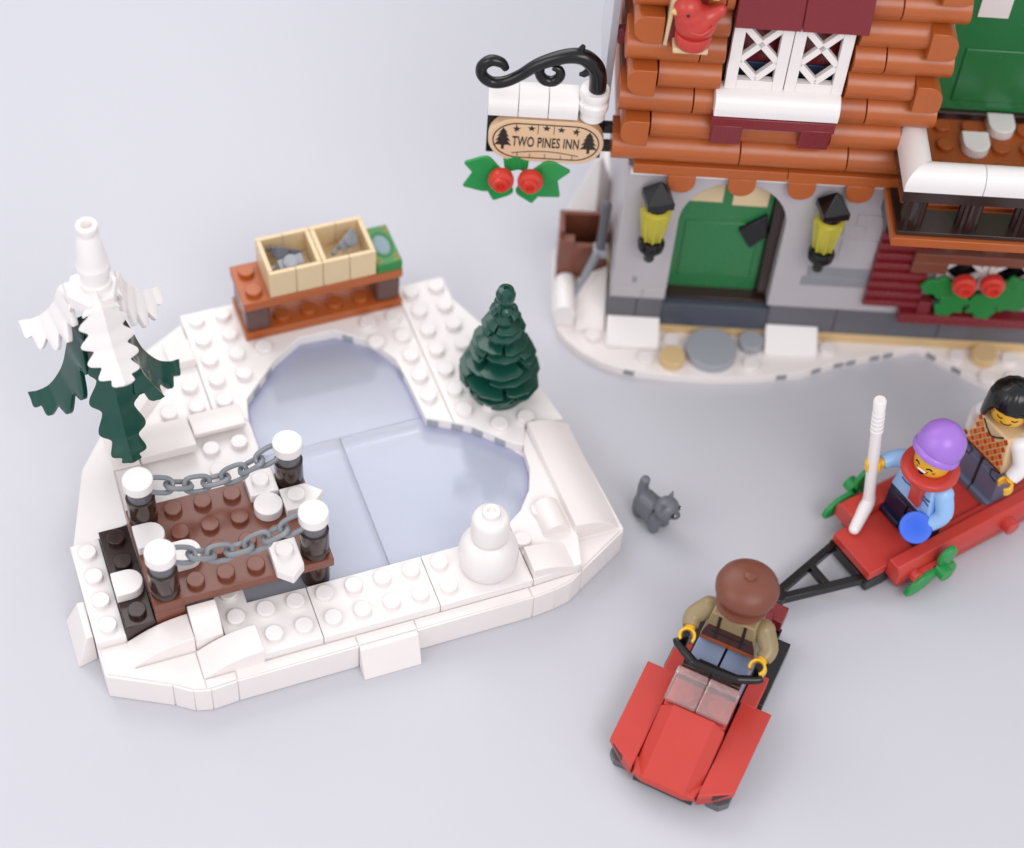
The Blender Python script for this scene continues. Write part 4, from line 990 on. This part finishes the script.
# hanging sign
sg = thing('inn_sign','oval tan sign lettered TWO PINES INN under black scroll bracket','sign',HO,(-5.45,1.6,9))
MB().box(-7.5,-3.5,1.92,2.4,8.75,10.83).box(-3.5,-2.6,2.0,2.3,9.0,9.35).box(-3.5,-2.6,2.0,2.3,9.85,10.2).build('backing','black',sg)
R_ = .94; zc = 9.75
p = [(-4.4+R_*math.cos(-PI/2+PI*i/20),zc+R_*math.sin(-PI/2+PI*i/20)) for i in range(21)]+[(-6.5+R_*math.cos(PI/2+PI*i/20),zc+R_*math.sin(PI/2+PI*i/20)) for i in range(21)]
bo = MB().prism(p,1.5,1.9,'y').build('sign_board','signtan',sg,bevel=.03)
def inner(off): return [(x+( -5.45-x)*off/2.0, zc+(z-zc)*(1-off/.94)) for x,z in p]
MB().prism(inner(.15),1.488,1.5,'y',holes=[inner(.19)]).build('border','ink',bo,bevel=0)
m = MB()
def star(x, z, r):
    m.prism([(x+(r if i%2==0 else r*.42)*math.sin(PI*i/5),z+(r if i%2==0 else r*.42)*math.cos(PI*i/5)) for i in range(10)],1.486,1.5,'y')
for i, x in enumerate((-6.48,-5.97,-5.46,-4.95,-4.44)): star(x,10.28+(.05 if i in (1,3) else .09 if i == 2 else 0),.14)
def pine(x, z):
    q = [(0,.55)]
    for k, (w, d) in enumerate(((.14,.38),(.2,.2),(.26,.0),(.3,-.2))):
        q += [(w,d-.05),(w*.55,d-.02)]
    q += [(.05,-.24),(.05,-.42)]
    q = q+[(-a,b) for a,b in q[::-1]][:-1]
    m.prism([(x+a,z+b) for a,b in q],1.486,1.5,'y')
pine(-6.93,9.75); pine(-3.97,9.75)
m.tube([(-6.6+2.3*i/12,1.492,9.17+.14*math.sin(PI*i/12)) for i in range(13)],.018,5)
for x in (-6.4,-5.97,-5.45,-4.9,-4.5): m.prism([(x-.01,8.98),(x+.01,8.98),(x+.01,9.18),(x-.01,9.18)],1.488,1.5,'y')
for x in (-5.75,-5.2,-6.5,-4.4): m.prism([(x-.01,10.1),(x+.01,10.1),(x+.01,10.5),(x-.01,10.5)],1.488,1.5,'y')
m.build('emblem','ink',bo,bevel=0)
cu = bpy.data.curves.new('lettering','FONT'); cu.body = 'TWO PINES INN'; cu.size = .62; cu.align_x = 'CENTER'; cu.align_y = 'CENTER'; cu.extrude = .006; cu.space_character = 1.05; cu.offset = .006
to = bpy.data.objects.new('tmp_text', cu); col.objects.link(to)
bpy.context.view_layer.update()
me = bpy.data.meshes.new_from_object(to.evaluated_get(bpy.context.evaluated_depsgraph_get()))
xs = [v.co.x for v in me.vertices]; ys = [v.co.y for v in me.vertices]
sx = 2.3/(max(xs)-min(xs)); sz = .46/(max(ys)-min(ys)); mxx = (max(xs)+min(xs))/2; myy = (max(ys)+min(ys))/2
off = OFF[bo.name]
for v in me.vertices: v.co = Vector((-5.46+(v.co.x-mxx)*sx, 1.488-v.co.z, zc-.03+(v.co.y-myy)*sz))-off
bpy.data.objects.remove(to); me.materials.clear(); me.materials.append(M['ink'])
lt = bpy.data.objects.new('lettering', me); col.objects.link(lt); lt.parent = bo
for x0, x1 in ((-7.5,-6.49),(-6.47,-5.47),(-5.45,-4.45)):
    q = [(2.3,10.85),(1.45,10.85),(1.42,11.2)]+[(1.42+.75*(1-math.cos(PI/2*i/8)),11.2+.5*math.sin(PI/2*i/8)) for i in range(1,9)]+[(2.3,11.7)]
    MB().prism(q,x0,x1,'x').build('snow_cap','white',sg,bevel=.02)
MB().lathe([(.4,10.8),(.44,10.85),(.44,11.15),(.5,11.2),(.52,11.3),(.52,11.5),(.44,11.56),(.42,11.62),(.42,11.7),(.5,11.76),(.52,11.95),(.48,12.05),(.3,12.07)],(-3.95,1.75),n=32).build('collar','white',sg,bevel=0,ang=35)
Y = 1.7
P = smooth_path([(-3.88,Y,12.06),(-3.92,Y,12.66),(-4.1,Y,13.11),(-4.5,Y,13.42),(-5.1,Y,13.38),(-5.89,Y,13.01),(-6.5,Y,12.48),(-7.0,Y,12.16),(-7.45,Y,12.11),(-7.76,Y,12.38),(-7.78,Y,12.76),(-7.5,Y,13.03),(-7.15,Y,12.96),(-6.98,Y,12.71)],6)
m = MB().tube(P,lerp_list([.3,.3,.3,.28,.25,.22,.2,.2,.2,.2,.2,.2,.18,.12],len(P)),14)
P = smooth_path([(-5.85,Y,12.98),(-5.86,Y,12.61),(-5.68,Y,12.34),(-5.38,Y,12.31),(-5.18,Y,12.54),(-5.22,Y,12.81),(-5.45,Y,12.90)],6)
m.tube(P,lerp_list([.16,.18,.19,.19,.18,.15,.1],len(P)),12)
m.tube([(-4.55,Y,13.36),(-4.6,Y,13.66),(-4.5,Y,13.88)],[.2,.14,.08],10); m.tube([(-4.2,Y,12.86),(-4.4,Y,12.68),(-4.55,Y,12.68)],[.15,.12,.06],10)
m.build('scroll_bracket','black',sg,bevel=0,ang=60)

# bird on its feeder
fd = thing('bird_feeder','tan bird feeder ledge fixed to the log wall','bird feeder',HO,(-1.1,.9,14.9))
MB().box(-1.75,-.62,.35,1.2,14.9,15.1).build('ledge','tan',fd,bevel=.05)
MB().hexa([(-2.02,1.0,14.7),(-1.9,.95,14.7),(-1.9,1.1,14.7),(-2.02,1.1,14.7)],[(-1.95,.5,17.6),(-1.8,.5,17.6),(-1.8,1.1,17.6),(-1.95,1.1,17.6)]).build('side_wall','tan',fd,bevel=.02)
MB().box(-.72,-.5,.6,1.1,16.9,17.9).build('side_wall','tan',fd,bevel=.02)
MB().box(-1.9,-.8,.92,1.08,14.95,17.6).build('back_wall','dred',fd,bevel=0)
zb = 15.11
bi = thing('red_bird','plump red bird with pale beak sitting on tan feeder','bird',HO,(-1.12,.7,zb))
m = MB().lathe([(.52,zb),(.57,zb+.08),(.6,zb+.4),(.56,zb+.48)],(-1.14,.66),n=36); m.build('perch_base','red',bi,bevel=.02)
m = MB().ball((-1.12,.66,zb+.85),(.68,.56,.62),28,18).ball((-1.45,.6,zb+1.45),(.46,.43,.45),24,14).ball((-1.3,.63,zb+1.15),(.56,.5,.45),24,14)
m.tube(smooth_path([(-1.15,.66,zb+.95),(-.85,.66,zb+1.08),(-.58,.66,zb+1.24),(-.4,.66,zb+1.42)],5),lerp_list([.54,.42,.28,.2],16),18).ball((-.4,.66,zb+1.42),.2,14,8)
bm_ = m.build('body','red',bi,bevel=0,ang=80)
rm = bm_.modifiers.new('fuse','REMESH'); rm.mode = 'VOXEL'; rm.voxel_size = .05; rm.use_smooth_shade = True
sm_ = bm_.modifiers.new('relax','SMOOTH'); sm_.iterations = 6
MB().lathe([(.14,0),(.1,.08),(.03,.17),(0,.18)],(0,0),n=12).xf(Matrix.Translation((-1.82,.48,zb+1.38)) @ Vector((0,0,1)).rotation_difference(Vector((-1,-.3,-.05))).to_matrix().to_4x4()).build('beak','brass',bi,bevel=0)
MB().ball((-1.46,.2,zb+1.46),(.07,.05,.07),12,8).build('eye','ink2',bi,bevel=0)
MB().tube(smooth_path([(-1.35,.15,zb+.85),(-.95,.12,zb+.8),(-.6,.25,zb+1.05)],5),lerp_list([.04,.07,.03],11),10).build('wing','red',bi,bevel=0)

# brown box, tool and snow pieces at the left corner
cb = thing('brown_chest','open reddish brown chest on the snow beside the stone wall','chest',HO,(-3.5,4.3,.4))
MB().box(-4.5,-2.6,3.35,3.55,.9,2.9).build('front_panel','brown',cb)
MB().box(-4.5,-4.3,3.56,4.7,.9,3.45).build('side_panel','brown',cb); MB().box(-2.8,-2.6,3.56,4.7,.9,3.45).build('side_panel','brown',cb)
MB().box(-4.29,-2.81,4.5,4.7,.9,3.45).build('back_panel','brown',cb); MB().box(-4.29,-2.81,3.56,4.49,.9,1.1).build('bottom_panel','dbrown',cb,bevel=0)
MB().box(-4.5,-3.9,3.3,3.7,2.9,3.15).build('latch','brown',cb)
tl = thing('ice_pick','grey ice pick leaning on the front of the brown chest','ice pick',HO,(-3.3,2.9,.6))
a, b = Vector((-3.82,2.35,1.0)), Vector((-2.95,3.1,3.1)); c = Vector((-2.9,3.15,5.3))
MB().tube([b,c],.19,14).ball(c,.19,12,8).build('handle','dgray',tl,bevel=0)
MB().box(-3.2,-2.65,2.9,3.35,2.75,3.15).build('clip','gray',tl)
MB().tube([a,a.lerp(b,.5),b],[.05,.16,.17],10).build('pick','mgray',tl,bevel=0)
wt = thing('snowy_cone_tree','white faceted snow cone tree behind the brown chest','tree',HO,(-3.03,6.75,0))
MB().lathe([(1.42,.45),(1.4,.55),(.13,4.3),(0,4.36)],(-3.03,6.75),n=4).build('crown','white',wt,bevel=.05,ang=20)
MB().box(-3.3,-2.75,6.5,7.0,.0,.44).build('trunk','white2',wt)
ws = thing('snow_mound','white rounded snow mound with a sloped block by the chest','snow mound',HO,(-3.6,2.4,.4))
MB().prism([(-4.48,.41)]+[(-4.1-.38*math.cos(PI*i/12),1.1+.38*math.sin(PI*i/12)) for i in range(13)]+[(-3.72,.41)],1.5,3.3,'y').build('round_log','white',ws)
MB().hexa([(-3.68,1.3,.41),(-2.55,1.3,.41),(-2.55,3.3,.41),(-3.68,3.3,.41)],[(-3.68,1.9,.6),(-2.55,1.5,.7),(-2.55,3.3,2.0),(-3.68,3.3,1.2)]).build('slope_block','white2',ws)

# ------------------------------------------------------------------ light, camera
w = bpy.data.worlds.new('World'); sc.world = w; w.use_nodes = True
bg = w.node_tree.nodes['Background']; bg.inputs['Color'].default_value = (.94,.95,1.0,1); bg.inputs['Strength'].default_value = .85
def area(name, loc, target, size, power, colr=(1,1,1)):
    l = bpy.data.lights.new(name,'AREA'); l.shape = 'RECTANGLE'; l.size, l.size_y = size; l.energy = power; l.color = colr
    o = bpy.data.objects.new(name,l); col.objects.link(o); o.location = loc
    o.rotation_euler = (Vector(target)-Vector(loc)).to_track_quat('-Z','Y').to_euler(); return o
area('softbox_back', (2,46,52), (7,3,0), (55,40), 16500, (1,.98,.97))
area('softbox_left', (-44,-8,44), (6,2,2), (34,34), 8000, (1,.96,.95))
area('softbox_front', (14,-64,70), (10,4,2), (50,40), 32000, (1,.96,.94))

cam = bpy.data.cameras.new('camera'); co = bpy.data.objects.new('camera', cam); col.objects.link(co)
r = Vector((.93591893,-.34762186,.05669915)); u = Vector((.2376957,.74216918,.62664636)); f = Vector((.25991633,.57301305,-.77723841))
mt = Matrix((r,u,-f)).transposed().to_4x4(); mt.translation = Vector((-6.98916704,-32.52979246,53.75402848))
co.matrix_world = mt
cam.sensor_width = 36; cam.lens = 1876.04*36/1024; cam.clip_start = 1; cam.clip_end = 1000
cam.dof.use_dof = True; cam.dof.focus_distance = 61.8; cam.dof.aperture_fstop = .054; cam.dof.aperture_blades = 9
sc.camera = co
sc.view_settings.view_transform = 'Standard'; sc.view_settings.look = 'None'; sc.view_settings.exposure = 0; sc.view_settings.gamma = 1
sc.cycles.max_bounces = 10; sc.cycles.transparent_max_bounces = 12
